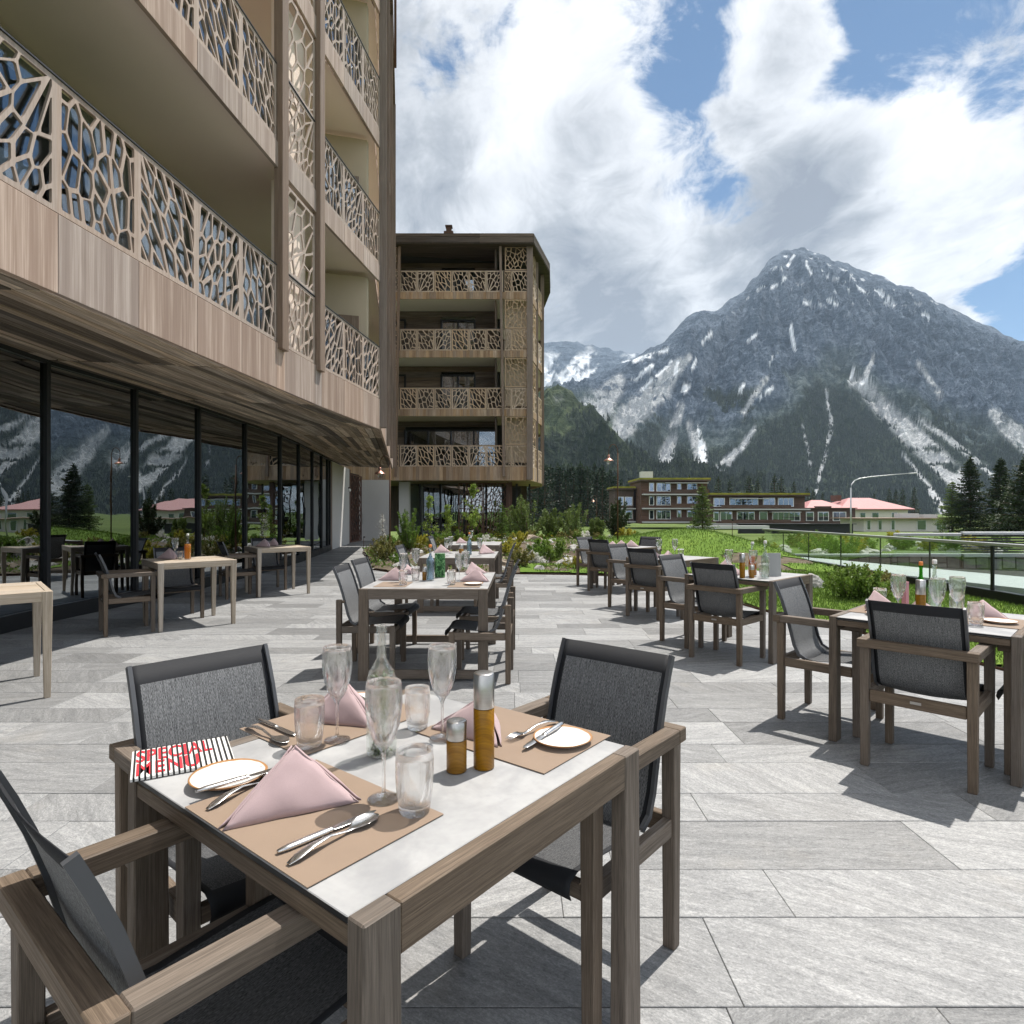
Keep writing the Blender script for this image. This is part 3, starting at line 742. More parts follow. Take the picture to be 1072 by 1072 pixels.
# ------------------------------------------------------------------ hotel along the terrace
OUT = [(-4.30, -3.0), (-4.02, 1.5), (-3.90, 2.9), (-3.71, 5.04), (-3.47, 7.86), (-3.23, 10.44), (-2.85, 13.3)]
def ox(y):
    for (xa, ya), (xb, yb) in zip(OUT, OUT[1:]):
        if ya <= y <= yb: return xa + (xb - xa) * (y - ya) / (yb - ya)
    return OUT[-1][0]
CRN, BCK = (-2.85, 13.3), (-4.95, 25.5)
def build_hotel():
    root = empty('hotel_building', (-6, 12, 0)); tag(root, 'timber hotel with cut lattice balconies overhanging a dark glass restaurant front', 'building')
    inv = Matrix.Translation((6, -12, 0))
    def P(o):
        o.parent = root; o.matrix_parent_inverse = inv; return o
    LH, ZB, ST = 1.09, 3.80, 2.88
    lat = [lattice_mesh(1.0, LH, 11 + k, .20, .045, .0155, .024, M['lattice'], .05) for k in range(5)]
    tall = [lattice_mesh(1.0, 1.30, 31 + k, .27, .04, .015, .022, M['lattice'], .05) for k in range(2)]
    step = .95
    ys = [-2.4]
    brk = [8.81, 9.05, 10.14, 10.40]
    left = [8.81 - step * k for k in range(12)][::-1]; right = [10.40 + (13.24 - 10.40) / 3 * k for k in range(4)]
    segs = list(zip(left, left[1:])) + list(zip(right, right[1:]))
    pt = lambda y: (ox(y), y)
    nlev = 5
    for k in range(nlev):
        zb = ZB + ST * k; zl = 3.15 if k == 0 else zb - .36
        top = k == nlev - 1
        for i, (ya, yb) in enumerate(segs):
            if k >= 3 and yb < 5: continue
            a, b = pt(ya), pt(yb)
            f = MB(); f.beam((*a, (zl + zb) / 2), (*b, (zl + zb) / 2), .05, zb - zl - .004); V = None
            # boards stand upright on the fascia
            fb = MB(); Mx, L = seg_matrix(a, b, 0); rn = (rng.random(), rng.random())
            fb.box((0, 0, 0), (L - .006, .05, zb - zl - .004), Mx.to_3x3(), .002, axis=2, rnd=rn)
            o = fb.build('fascia_panel', M['washed']); o.location = ((a[0] + b[0]) / 2, (a[1] + b[1]) / 2, (zl + zb) / 2); P(o)
            o = on_seg('lattice_panel', lat[(i * 3 + k * 2) % 5], None, a, b, zb + .012, 1.0); P(o)
            if i % 3 == 1: o.scale.x *= -1; o.location = Vector((b[0], b[1], zb + .012))
        for run in (left, right):
            if k >= 3 and run is left: run = [y for y in left if y > 4]
            r_ = MB(); g_ = MB()
            for ya, yb in zip(run, run[1:]):
                a, b = pt(ya), pt(yb)
                r_.beam((*a, zb + LH + .022), (*b, zb + LH + .022), .05, .014)
                g_.beam((a[0] - .05, a[1], zb + LH / 2), (b[0] - .05, b[1], zb + LH / 2), .008, LH - .04)
            P(r_.build('balustrade_rail', M['dark_metal'])); P(g_.build('balustrade_glass', M['pane']))
        # the strip between the two posts: fascia, balustrade lattice and a screen up to the next floor
        for ya, yb in ((8.81, 9.05), (10.14, 10.40)):
            a, b = pt(ya), pt(yb); fb = MB(); Mx, L = seg_matrix(a, b, 0); fb.box((0, 0, 0), (L, .048, zb - zl - .004), Mx.to_3x3(), .002, axis=2)
            o = fb.build('fascia_panel', M['washed']); o.location = ((a[0] + b[0]) / 2, (a[1] + b[1]) / 2, (zl + zb) / 2); P(o)
        a, b = pt(9.05), pt(10.14); Mx, L = seg_matrix(a, b, 0)
        fb = MB(); fb.box((0, 0, 0), (L, .05, zb - zl - .004), Mx.to_3x3(), .002, axis=2)
        o = fb.build('fascia_panel', M['washed']); o.location = ((a[0] + b[0]) / 2, (a[1] + b[1]) / 2, (zl + zb) / 2); P(o)
        P(on_seg('lattice_panel', lat[(k + 2) % 5], None, a, b, zb + .012, 1.0))
        P(on_seg('lattice_screen', tall[k % 2], None, a, b, zb + LH + .05, 1.0))
        rb = MB(); rb.beam((*a, zb + LH + .03), (*b, zb + LH + .03), .05, .014); P(rb.build('balustrade_rail', M['dark_metal']))
        bk = MB(); bk.beam((a[0] - .16, a[1] + .02, zb + 1.24), (b[0] - .16, b[1] - .02, zb + 1.24), .05, 2.45); P(bk.build('screen_backing', M['ceiling']))
        # side facade round the corner
        n = 9
        for i in range(n):
            u, v = i / n, (i + 1) / n
            a = tuple(CRN[q] + (BCK[q] - CRN[q]) * u for q in (0, 1)); b = tuple(CRN[q] + (BCK[q] - CRN[q]) * v for q in (0, 1)); Mx, L = seg_matrix(a, b, 0)
            fb = MB(); fb.box((0, 0, 0), (L - .006, .05, zb - zl - .004), Mx.to_3x3(), .002, axis=2)
            o = fb.build('fascia_panel', M['washed']); o.location = ((a[0] + b[0]) / 2, (a[1] + b[1]) / 2, (zl + zb) / 2); P(o)
            P(on_seg('lattice_panel', lat[(i * 2 + k) % 5], None, a, b, zb + .012, 1.0))
            if i in (2, 6): P(on_seg('lattice_screen', tall[k % 2], None, a, b, zb + LH + .05, 1.0))
        # slab, soffit and rooms behind
        ins = .10
        outline = [(ox(y) - ins, y) for y in (-3, 1.5, 2.9, 5.04, 7.86, 10.44)] + [(CRN[0] - ins, CRN[1] - .08), (BCK[0] - ins, BCK[1])]
        back = [(-9, 25.5), (-9, -3)]
        s = MB(); zc = zl + .10
        s.prism(outline + back, zc, zb - .02)
        if k: P(s.build('balcony_ceiling', M['ceiling']))
        w = MB()
        w.prism([(-5.55, -3), (-5.2, 9.6), (-5.45, 9.6), (-5.8, -3)], zb - .01, zb + ST - .37)
        P(w.build('room_wall', M['ceiling']))
        w = MB(); w.prism([(-5.2, 12.35), (-3.05, 12.95), (-3.05, 13.1), (-5.2, 12.5)], zb - .01, zb + ST - .37); P(w.build('end_wall', M['end_plaster']))
        w = MB(); w.prism([(-5.35, 9.7), (-5.1, 12.38), (-5.3, 12.38), (-5.55, 9.7)], zb - .01, zb + ST - .37); P(w.build('room_wall', M['ceiling']))
        w = MB(); w.prism([(-3.9, 12.50), (-3.16, 12.715), (-3.16, 12.755), (-3.9, 12.54)], zb + .02, zb + 1.62); P(w.build('cupboard_front', M['post']))
        w = MB(); w.prism([(-5.45, 13.2), (-6.2, 25.3), (-6.4, 25.3), (-5.65, 13.2)], zb - .01, zb + ST - .37); P(w.build('side_wall', M['barn_wall']))
        for yb_ in (4.2, 6.6):
            g = MB(); xx = -5.2 - (9.6 - yb_) * .028
            g.beam((xx + .03, yb_ - 1.0, zb + 1.15), (xx + .085, yb_ + .95, zb + 1.15), .02, 2.1); P(g.build('balcony_window', M['window']))
    # posts
    for y0, y1 in ((8.81, 9.05), (10.14, 10.40)):
        ym = (y0 + y1) / 2; p = MB(); p.box((ox(ym) + .03, ym, (3.72 + 18.2) / 2), (.13, .20, 18.2 - 3.72), -.09, .006)
        P(p.build('facade_post', M['post']))
    for t, w in ((.004, .16), (.30, .12), (.62, .12), (.995, .16)):
        x = CRN[0] + (BCK[0] - CRN[0]) * t; y = CRN[1] + (BCK[1] - CRN[1]) * t
        p = MB(); p.box((x + .055, y + .02, (3.2 + 18.2) / 2), (w, w, 18.2 - 3.2), .2, .006); P(p.build('facade_post', M['post']))
    # board soffit over the glass front
    sof = MB(); nb = 17; gl = lambda y: gx(y)
    ends = [-3.0] + [1.5 + .0 * 0] + []
    ysof = np.arange(-3, 25.6, 1.15)
    def edge(y):
        if y <= 13.3: return ox(y)
        t = (y - 13.3) / (25.5 - 13.3); return CRN[0] + (BCK[0] - CRN[0]) * t
    g = random.Random(5)
    for i in range(nb):
        y = -3.0 - g.random() * 3
        while y < 25.4:
            L = g.uniform(1.8, 4.2); y2 = min(y + L, 25.45); y0 = max(y, -3)
            for kx in (2.9, 5.04, 7.7, 10.4, 13.3, 15.1):
                if y0 < kx - .01 and y2 > kx: y2 = kx
            if y2 > y0 + .05:
                u0, u1 = i / nb, (i + 1) / nb; q = []
                m_ = (y0 + y2) / 2
                for yy in (y0 + .002, y2 - .002):
                    xo, xi = edge(yy) - .03, gx(yy) + .02; zo, zi = 3.17, 3.27
                    for uu in (u0 + .05 / nb, u1 - .05 / nb): q.append((xi + (xo - xi) * uu, yy, zi + (zo - zi) * uu))
                a, b, d, c = q[0], q[1], q[2], q[3]
                r = (g.random(), g.random()); uo, vo = r[0] * 40, r[1] * 60; dz = g.uniform(0, .014)
                lo = [(p[0], p[1], p[2] + dz) for p in (a, b, c, d)]; up = [(p[0], p[1], p[2] + .03) for p in (a, b, c, d)]
                uvq = [(a[1] + uo, a[0] + vo), (b[1] + uo, b[0] + vo), (c[1] + uo, c[0] + vo), (d[1] + uo, d[0] + vo)]
                sof.add(lo + up, [[3, 2, 1, 0], [0, 1, 5, 4], [1, 2, 6, 5], [2, 3, 7, 6], [3, 0, 4, 7]], [uvq[::-1]] + [[(uo, vo)] * 4] * 4, 0, False, r)
            y = y2 if y2 > y else y + L
    P(sof.build('soffit', M['barn']))
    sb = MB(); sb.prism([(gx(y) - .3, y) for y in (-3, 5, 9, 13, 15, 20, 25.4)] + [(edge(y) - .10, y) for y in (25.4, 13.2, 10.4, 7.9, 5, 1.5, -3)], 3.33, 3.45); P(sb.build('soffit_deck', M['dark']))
    # glass front
    gy = [-2.6, -.75, 1.1, 2.95, 4.8, 6.55, 7.70, 9.32, 11.05, 12.98, 15.1]
    px = [311, 325.5, 333, 341]
    pts = [(gx(y), y) for y in gy] + [(-5.87, 16.9), (-6.13, 18.85), (-6.33, 20.4), (-6.52, 21.7), (-6.62, 22.3)]
    for a, b in zip(pts, pts[1:]):
        w = MB(); w.beam((*a, 1.72), (*b, 1.72), .016, 3.06); P(w.build('glass_pane', M['window']))
    for i, a in enumerate(pts):
        w = MB(); w.box((a[0] + .01, a[1], 1.70), (.09, .065, 3.10), .03, .004); P(w.build('mullion', M['mullion']))
    for nm, z, h, d_ in (('sill_plinth', .095, .19, .14), ('head_rail', 3.27, .09, .10)):
        w = MB()
        for a, b in zip(pts, pts[1:]): w.beam((*a, z), (*b, z), d_, h)
        P(w.build(nm, M['mullion']))
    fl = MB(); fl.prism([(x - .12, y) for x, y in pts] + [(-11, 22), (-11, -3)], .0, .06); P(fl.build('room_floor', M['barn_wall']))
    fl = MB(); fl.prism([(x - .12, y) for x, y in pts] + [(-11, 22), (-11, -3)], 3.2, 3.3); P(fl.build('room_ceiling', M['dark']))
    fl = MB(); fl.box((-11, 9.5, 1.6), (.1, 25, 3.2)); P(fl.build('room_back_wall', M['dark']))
    # white pier, lattice door and pale return wall at the end
    w = MB(); w.prism([(-6.62, 22.36), (-6.60, 22.62), (-7.0, 22.8), (-7.0, 22.4)], 0, 3.2); P(w.build('door_jamb', M['post']))
    w = MB(); w.prism([(-6.60, 22.63), (-7.10, 26.9), (-7.5, 26.9), (-7.0, 22.8)], 0, 3.24); P(w.build('white_pier', M['plaster']))
    w = MB(); w.prism([(-7.11, 26.95), (-7.14, 27.25), (-7.4, 27.25), (-7.4, 26.95)], 0, 3.24); P(w.build('door_jamb', M['door']))
    dl = lattice_mesh(1.9, 3.05, 77, .26, .05, .02, .03, M['door'], .06)
    d = on_seg('entrance_door', dl, None, (-7.16, 27.3), (-7.18, 29.4), .02, 1.9); P(d)
    w = MB(); w.box((-7.36, 28.4, 1.6), (.06, 2.3, 3.1)); P(w.build('door_backing', M['dark']))
    w = MB(); w.box((-7.05, 29.1, 1.05), (.03, .03, .5), None, .004); hd = P(w.build('door_handle', M['brushed']))
    # roof
    w = MB(); w.prism([(ox(y) + .15, y) for y in (-3, 1.5, 2.9, 5.04, 7.86, 10.44)] + [(CRN[0] + .15, CRN[1]), (BCK[0] + .12, BCK[1]), (-14, 25.5), (-14, -3)], 18.2, 18.6); P(w.build('roof', M['barn_wall']))
    w = MB(); w.box((-11.2, 11.2, 10.8), (3.5, 28, 14.5)); P(w.build('building_core', M['barn_wall']))
    # rain pipe on the corner
    w = MB(); w.tube([(-3.02 + .18, 15.0, 12.2), (-3.02 + .18, 15.0, 15.0), (-2.98 + .18, 15.0, 18.2)], .03, 10); P(w.build('rain_pipe', M['rust']))
    return root
GXP = [(-3, -5.72), (5, -5.74), (7.7, -5.84), (9.3, -5.72), (11.0, -5.64), (13.0, -5.64), (15.1, -5.70), (22.3, -6.62), (26, -7.0)]
def gx(y):
    for (ya, xa), (yb, xb) in zip(GXP, GXP[1:]):
        if ya <= y <= yb: return xa + (xb - xa) * (y - ya) / (yb - ya)
    return GXP[-1][1] if y > 0 else GXP[0][1]

# ------------------------------------------------------------------ second hotel wing
def build_wing():
    Y0 = 30.15
    root = empty('hotel_wing', (-3, 33, 0)); tag(root, 'five storey timber hotel wing with golden lattice balconies and flat roof behind the shrubs', 'building')
    inv = Matrix.Translation((3, -33, 0))
    def P(o): o.parent = root; o.matrix_parent_inverse = inv; return o
    X = lambda px: (px - 536) / F * Y0
    LH = 1.03
    lat = [lattice_mesh(.80, LH, 51 + k, .21, .05, .020, .03, M['lattice_far'], .055) for k in range(4)]
    scr = [lattice_mesh(1.2, 1.36, 61 + k, .26, .05, .018, .03, M['lattice_far'], .06) for k in range(3)]
    xl, xr = -9.3, X(555)
    side = [(xr, Y0), (1.62, 33.6), (1.80, 37.6), (1.2, 43)]
    zbs = [3.59, 6.40, 9.27, 12.13]
    xs = [X(418.5 + i * (527.0 - 418.5) / 6) for i in range(7)]
    for k, zb in enumerate(zbs):
        zl = 2.92 if k == 0 else zb - .34
        # fascia in upright boards of differing tone
        f = MB(); n = 62
        for i in range(n):
            a = xl + (xr - xl) * i / n; b = xl + (xr - xl) * (i + 1) / n
            f.box(((a + b) / 2, Y0, (zl + zb) / 2), (b - a - .004, .06, zb - zl), None, 0, axis=2)
        P(f.build('fascia', M['fascia_far']))
        f = MB()
        for (a, b) in zip(side, side[1:]):
            L = math.dist(a, b); m_ = max(2, int(L / .3))
            for i in range(m_):
                p = [a[q] + (b[q] - a[q]) * i / m_ for q in (0, 1)]; r = [a[q] + (b[q] - a[q]) * (i + .985) / m_ for q in (0, 1)]
                zz = zl
                Mx, LL = seg_matrix(p, r, 0); f.box(((p[0] + r[0]) / 2, (p[1] + r[1]) / 2, (zz + zb) / 2), (LL, .06, zb - zz), Mx.to_3x3(), 0, axis=2)
        P(f.build('side_fascia', M['fascia_far']))
        for i in range(6):
            P(on_seg('lattice_panel', lat[(i + k) % 4], None, (xs[i] + .01, Y0), (xs[i + 1] - .01, Y0), zb + .01, .80))
        P(on_seg('lattice_panel', lat[(k + 1) % 4], None, (X(410), Y0), (X(417.5), Y0), zb + .01, .80))
        P(on_seg('lattice_panel', lat[(k + 3) % 4], None, (xl, Y0), (xl + 1.4, Y0), zb + .01, .80))
        for i, (a, b) in enumerate(((X(528), X(535)), (X(535), X(553)))):
            P(on_seg('lattice_panel', lat[(i + k + 2) % 4], None, (a + .01, Y0), (b - .01, Y0), zb + .01, .80))
        hs = (zbs[k + 1] - .36 if k < 3 else 14.35) - (zb + LH + .05)
        for a, b in ((X(528.5), X(553)), (X(409), X(416))):
            o = on_seg('lattice_screen', scr[k % 3], None, (a, Y0), (b, Y0), zb + LH + .05, 1.2); P(o); o.scale.z = hs / 1.36
        r_ = MB(); r_.beam((xl, Y0, zb + LH + .025), (xr, Y0, zb + LH + .025), .05, .02); P(r_.build('balustrade_rail', M['post']))
        if k < 3:
            w = MB(); w.box(((X(529) + X(553)) / 2, Y0 + .55, zb + 1.4), (X(553) - X(529), .05, 2.3)); P(w.build('screen_backing', M['end_plaster']))
        for i, (a, b) in enumerate(zip(side, side[1:])):
            L = math.dist(a, b); m_ = max(1, round(L / 1.3))
            for q in range(m_):
                p = [a[c] + (b[c] - a[c]) * q / m_ for c in (0, 1)]; r = [a[c] + (b[c] - a[c]) * (q + .98) / m_ for c in (0, 1)]
                P(on_seg('lattice_panel', lat[(q + i + k) % 4], None, p, r, zb + .01, .80))
            if i < 2: P(on_seg('lattice_screen', scr[(i + k) % 3], None, a, [a[c] + (b[c] - a[c]) * .45 for c in (0, 1)], zb + LH + .05, 1.2))
        # slab / ceiling
        s = MB(); s.prism([(xl, Y0 + .04), (xr - .04, Y0 + .04), (side[1][0] - .05, side[1][1]), (side[2][0] - .05, side[2][1]), (xl, 37.6)], zl + .02, zb - .01)
        P(s.build('balcony_slab', M['ceiling_pale'] if k else M['fascia_far']))
        # recessed wall of barn boards with a window
        zt = (zbs[k + 1] - .33) if k < 3 else 14.3
        yw = Y0 + 1.9; wx0, wx1 = X(462) * 1.06, X(497) * 1.06
        if k == 0: wx0, wx1 = X(424) * 1.06, X(520) * 1.06
        w = MB(); n = 9
        for i in range(n):
            za, zc = zb + (zt - zb) * i / n, zb + (zt - zb) * (i + 1) / n
            for a, b in ((xl, wx0), (wx1, X(519) * 1.06)):
                if i * 1. / n > .83: continue
                if b - a > .05: w.box(((a + b) / 2, yw, (za + zc) / 2), (b - a, .08, zc - za - .006), None, 0)
            if i / n > .83: w.box(((xl + X(519) * 1.06) / 2, yw, (za + zc) / 2), (X(519) * 1.06 - xl, .08, zc - za - .006), None, 0)
        P(w.build('recessed_wall', M['barn_wall']))
        w = MB(); w.box((X(519) * 1.06 + .04, yw - .9, (zb + zt) / 2), (.08, 1.75, zt - zb - .02)); P(w.build('balcony_end_wall', M['barn_wall']))
        zwt = zb + (zt - zb) * .83
        for a, b in (((wx0, wx1),) if k == 0 else ((wx0, wx1), (X(405) * 1.06, X(424) * 1.06))):
            fr = MB()
            for x in ([a, (a + b) / 2, b] if k else [a + (b - a) * q / 4 for q in range(5)]): fr.box((x, yw - .06, (zb + zwt) / 2), (.09, .12, zwt - zb))
            fr.box(((a + b) / 2, yw - .062, zwt - .045), (b - a - .1, .10, .09)); fo = P(fr.build('window', M['mullion']))
            gl = MB(); gl.box(((a + b) / 2, yw - .02, (zb + zwt) / 2), (b - a, .012, zwt - zb)); go = gl.build('pane', M['pane'], fo); go.matrix_parent_inverse = Matrix()
            go.parent = fo
            if k: cu = MB(); [cu.box((a + (b - a) * (i + .5) / 12, yw + .22 + .03 * (i % 2), (zb + zwt) / 2), ((b - a) / 12 * .96, .03, zwt - zb), None, 0, axis=2) for i in range(12) if i not in (6, 7)]; co = cu.build('curtain', M['curtain'], fo)
        bk = MB(); bk.box(((wx0 + wx1) / 2, yw + 1.2, (zb + zt) / 2), (wx1 - wx0 + 2.6, .05, zt - zb - .05)); P(bk.build('room_back', M['dark']))
    # posts, two of them leaning
    for (pt_, pb_) in ((418.8, 414.5), (523.8, 527.6)):
        w = MB(); w.beam((X(pt_), Y0 - .09, 14.45), (X(pb_), Y0 - .09, 3.1), .12, .12, 0.004, up=(0, 1, 0)); P(w.build('facade_post', M['post']))
    for x, y, ww in ((xr - .02, Y0 - .02, .30), (1.28, 32.0, .16), (1.65, 33.7, .2), (1.83, 37.5, .2)):
        w = MB(); w.box((x, y, 8.7), (ww, .2, 11.5), None, .004); P(w.build('facade_post', M['post']))
    # roof with boarded edge
    rp = [(xl, Y0 - .45), (X(558.3) * .985, Y0 - .45), (2.02, 33.3), (2.25, 36.5), (2.05, 39), (1.2, 44), (xl, 44)]
    w = MB(); w.prism(rp, 14.32, 14.36); P(w.build('roof_soffit', M['barn_wall']))
    w = MB()
    for a, b in zip(rp[:6], rp[1:6]):
        n = max(1, int(math.dist(a, b) / 2.3))
        for z, h in ((14.50, .26), (14.72, .16)):
            for i in range(n):
                p = [a[q] + (b[q] - a[q]) * i / n for q in (0, 1)]; r = [a[q] + (b[q] - a[q]) * (i + 1) / n for q in (0, 1)]; w.beam((*p, z), (*r, z), .05 if h > .2 else .058, h - .006)
    P(w.build('roof_edge', M['barn_wall'])); w = MB(); w.prism([(x - .06, y + .06) for x, y in rp], 14.37, 14.84); ro = P(w.build('roof', M['dark_metal']))
    cx, cyy = (470 - 536) / F * 30.5, 30.5
    w = MB(); w.box((cx, cyy, 15.02), (.46, .46, .34)); w.box((cx, cyy, 15.32), (.26, .26, .30), None, .02); w.box((cx, cyy, 15.49), (.34, .34, .05)); P(w.build('chimney', M['rust']))
    w = MB(); w.prism([(-7.2, 30.9), (1.0, 30.9 + 1.2), (1.55, 37.0), (-8, 37.0)], zbs[3] + 2.3, 14.30); P(w.build('core_top', M['dark']))
    w = MB(); w.box((-3.5, 40.5, 7.2), (8.8, 6.5, 14)); P(w.build('building_core', M['barn_wall']))
    # ground floor: pale return wall, dark glass, lattice porch
    w = MB(); w.box((-6.72, 29.75, 1.46), (1.62, .18, 2.92)); P(w.build('return_wall', M['plaster']))
    w = MB(); w.box((-3.1, 33.6, 1.45), (5.2, .03, 2.9)); P(w.build('entrance_glass', M['window']))
    w = MB()
    for x in (-5.75, -5.0, -3.9, -2.6, -1.4, -.5): w.box((x, 33.55, 1.45), (.10, .1, 2.9))
    P(w.build('entrance_mullions', M['mullion']))
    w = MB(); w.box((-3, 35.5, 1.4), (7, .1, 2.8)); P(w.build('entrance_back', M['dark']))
    w = MB(); w.box((-5.45, 31.3, 1.45), (.5, .5, 2.9)); P(w.build('pale_column', M['plaster']))
    e1 = lattice_mesh(1.25, 2.85, 71, .25, .05, .02, .03, M['door'], .06)
    P(on_seg('porch_screen', e1, None, (-2.75, 31.6), (-1.5, 31.6), .02, 1.25)); P(on_seg('porch_screen', e1, None, (-1.48, 31.6), (-.25, 31.6), .02, 1.25))
    w = MB(); w.box((-.12, 31.7, 1.45), (.25, .3, 2.9)); P(w.build('porch_post', M['door']))
    w = MB(); w.box((.25, 33.2, 1.45), (.12, .12, 2.9)); w.box((.95, 33.4, 1.45), (.1, .1, 2.9)); P(w.build('corner_column', M['mullion']))
    return root

# ------------------------------------------------------------------ ground
def gh(x, y):
    """garden surface: turf mound behind the tables, beds rising a little, falling away down the valley"""
    z = .015
    z += .80 * math.exp(-(((x - 5.3) / 2.3) ** 2 + ((y - 18.3) / 3.6) ** 2))
    z += .30 * math.exp(-(((x - 2.2) / 2.4) ** 2 + ((y - 22.5) / 3.5) ** 2))
    z += .34 * math.exp(-(((x + 1.0) / 3.0) ** 2 + ((y - 19.0) / 3.4) ** 2))
    if y > 24: z -= min(1.6, (y - 24) * .05)
    if x > 7.2: z -= .22 * min(1, (x - 7.2) / .6)
    z += .02 * mnoise.noise(Vector((x * .9, y * .9, 0))) * min(1, max(0, y - 14) + max(0, x - 4))
    return z
LAWN_EDGE = [(4.75, 2.0), (4.60, 3.6), (4.40, 4.8), (4.21, 5.5), (3.94, 7.0), (3.63, 8.1), (3.5, 8.5), (3.36, 9.4), (3.12, 11.0), (2.9, 12.2), (2.55, 13.0), (1.6, 13.4), (0.0, 13.6), (-1.6, 13.75), (-2.7, 13.9), (-3.3, 14.6), (-3.75, 16.2), (-4.35, 18.5), (-5.0, 20.6), (-5.5, 23.0), (-5.9, 27.0), (-5.95, 29.6)]
def inside(x, y, poly):
    c = False; j = len(poly) - 1
    for i in range(len(poly)):
        if (poly[i][1] > y) != (poly[j][1] > y) and x < (poly[j][0] - poly[i][0]) * (y - poly[i][1]) / (poly[j][1] - poly[i][1]) + poly[i][0]: c = not c
        j = i
    return c
GARDEN = LAWN_EDGE + [(1.4, 30.5), (3, 48), (13, 48), (11.5, 26), (9.2, 21.3), (7.75, 21), (7.70, 2.0)]
def is_lawn(x, y):
    if y < 13.2 and x < 7.3: return True
    if y < 15.2: return mnoise.noise(Vector((x * .8, y * .8, 4))) > -.15 and x > .2
    a = ((x - 5.6) / 3.1) ** 2 + ((y - 17.0) / 5.2) ** 2
    return a < 1 or (4 < x < 9 and y > 26 and y < 44)
def build_ground():
    # valley floor: one sheet out to the horizon
    g = MB(); n = 90; R = 5900.; V = []; xs = [math.copysign(abs(i / n * 2 - 1) ** 3 * R, i / n * 2 - 1) for i in range(n + 1)]
    for y in xs:
        for x in xs:
            r = math.hypot(x, y); V.append((x, y, -.45 if r < 30 else -.45 - min(1.7, (r - 30) * .03)))
    g.add(V, [[j * (n + 1) + i, j * (n + 1) + i + 1, (j + 1) * (n + 1) + i + 1, (j + 1) * (n + 1) + i] for j in range(n) for i in range(n)])
    struct(g, 'ground', M['meadow'])
    # terrace: courses of gneiss slabs over a bedding sheet
    b = MB(); b.prism([(-12, -4), (9.5, -4), (9.5, 2), (4.8, 2.0), (4.0, 14.5), (-3, 14.5), (-4.5, 23), (-5.6, 30.4), (-12, 30.4)], -.40, -.012); struct(b, 'terrace_bed', M['joint'])
    t = MB(); y = 1.712 - .375 * 20 - .28 * 0; g = random.Random(21)
    ys = [1.712]; k = 0
    seq = [.378, .280, .372, .270, .370, .268, .382, .282]
    while ys[-1] < 30: ys.append(ys[-1] + seq[k % 8]); k += 1
    k = 7
    while ys[0] > -3: ys.insert(0, ys[0] - seq[k % 8]); k -= 1
    inner = [(x + .0, y) for x, y in LAWN_EDGE]
    for y0, y1 in zip(ys, ys[1:]):
        x = -7.2 + g.uniform(0, .8)
        if y0 > 22.3: x = -8.
        xe = 8.8 if y0 < 2 else (5.0 if y0 < 14.0 else (-2.6 if y0 < 16 else -3.6))
        while x < xe:
            L = g.choice((.55, .75, .95, 1.1, 1.25, 1.4)) * g.uniform(.92, 1.08)
            jg = .0027; dz = g.uniform(-.0012, .0012)
            if inside(x + L / 2, (y0 + y1) / 2, GARDEN) and inside(x, y0, GARDEN) and inside(x + L, y1, GARDEN) and inside(x + L, y0, GARDEN) and inside(x, y1, GARDEN):
                x += L; continue
            t.box((x + L / 2, (y0 + y1) / 2, -.015 + dz), (L - jg * .6, y1 - y0 - jg * 1.5, .03), None, .002)
            x += L
    struct(t, 'terrace', M['pave'], fix=False)
    # garden: turf and planting soil as height-following sheets
    for nm, want, m_, lift in (('lawn', True, M['lawn'], .018), ('planting_soil', False, M['soil'], .012)):
        g_ = MB(); st = .22; ix = {}; V = []; FS = []
        def vid(i, j):
            if (i, j) not in ix:
                x, y = -6.2 + i * st, 1.9 + j * st
                if not inside(x, y, GARDEN):       # pull border vertices on to the outline
                    best = None
                    for (xa, ya), (xb, yb) in zip(GARDEN, GARDEN[1:] + GARDEN[:1]):
                        d = (xb - xa) ** 2 + (yb - ya) ** 2; s_ = max(0, min(1, ((x - xa) * (xb - xa) + (y - ya) * (yb - ya)) / d)); q = (xa + s_ * (xb - xa), ya + s_ * (yb - ya)); dd = math.dist(q, (x, y))
                        if best is None or dd < best[0]: best = (dd, q)
                    x, y = best[1]
                ix[(i, j)] = len(V); V.append((x, y, gh(x, y) + lift - (.012 if nm != 'lawn' else 0)))
            return ix[(i, j)]
        for i in range(90):
            for j in range(212):
                x, y = -6.2 + (i + .5) * st, 1.9 + (j + .5) * st
                if inside(x, y, GARDEN) and (is_lawn(x, y) == want): FS.append([vid(i, j), vid(i + 1, j), vid(i + 1, j + 1), vid(i, j + 1)])
        g_.add(V, FS, None, 0, True); struct(g_, nm, m_, fix=False)
        s = MB()
    e = MB()
    for a, b in zip(LAWN_EDGE, LAWN_EDGE[1:]): e.beam((a[0], a[1], -.02), (b[0], b[1], -.02), .006, .085)
    struct(e, 'lawn_edging', M['rust'])

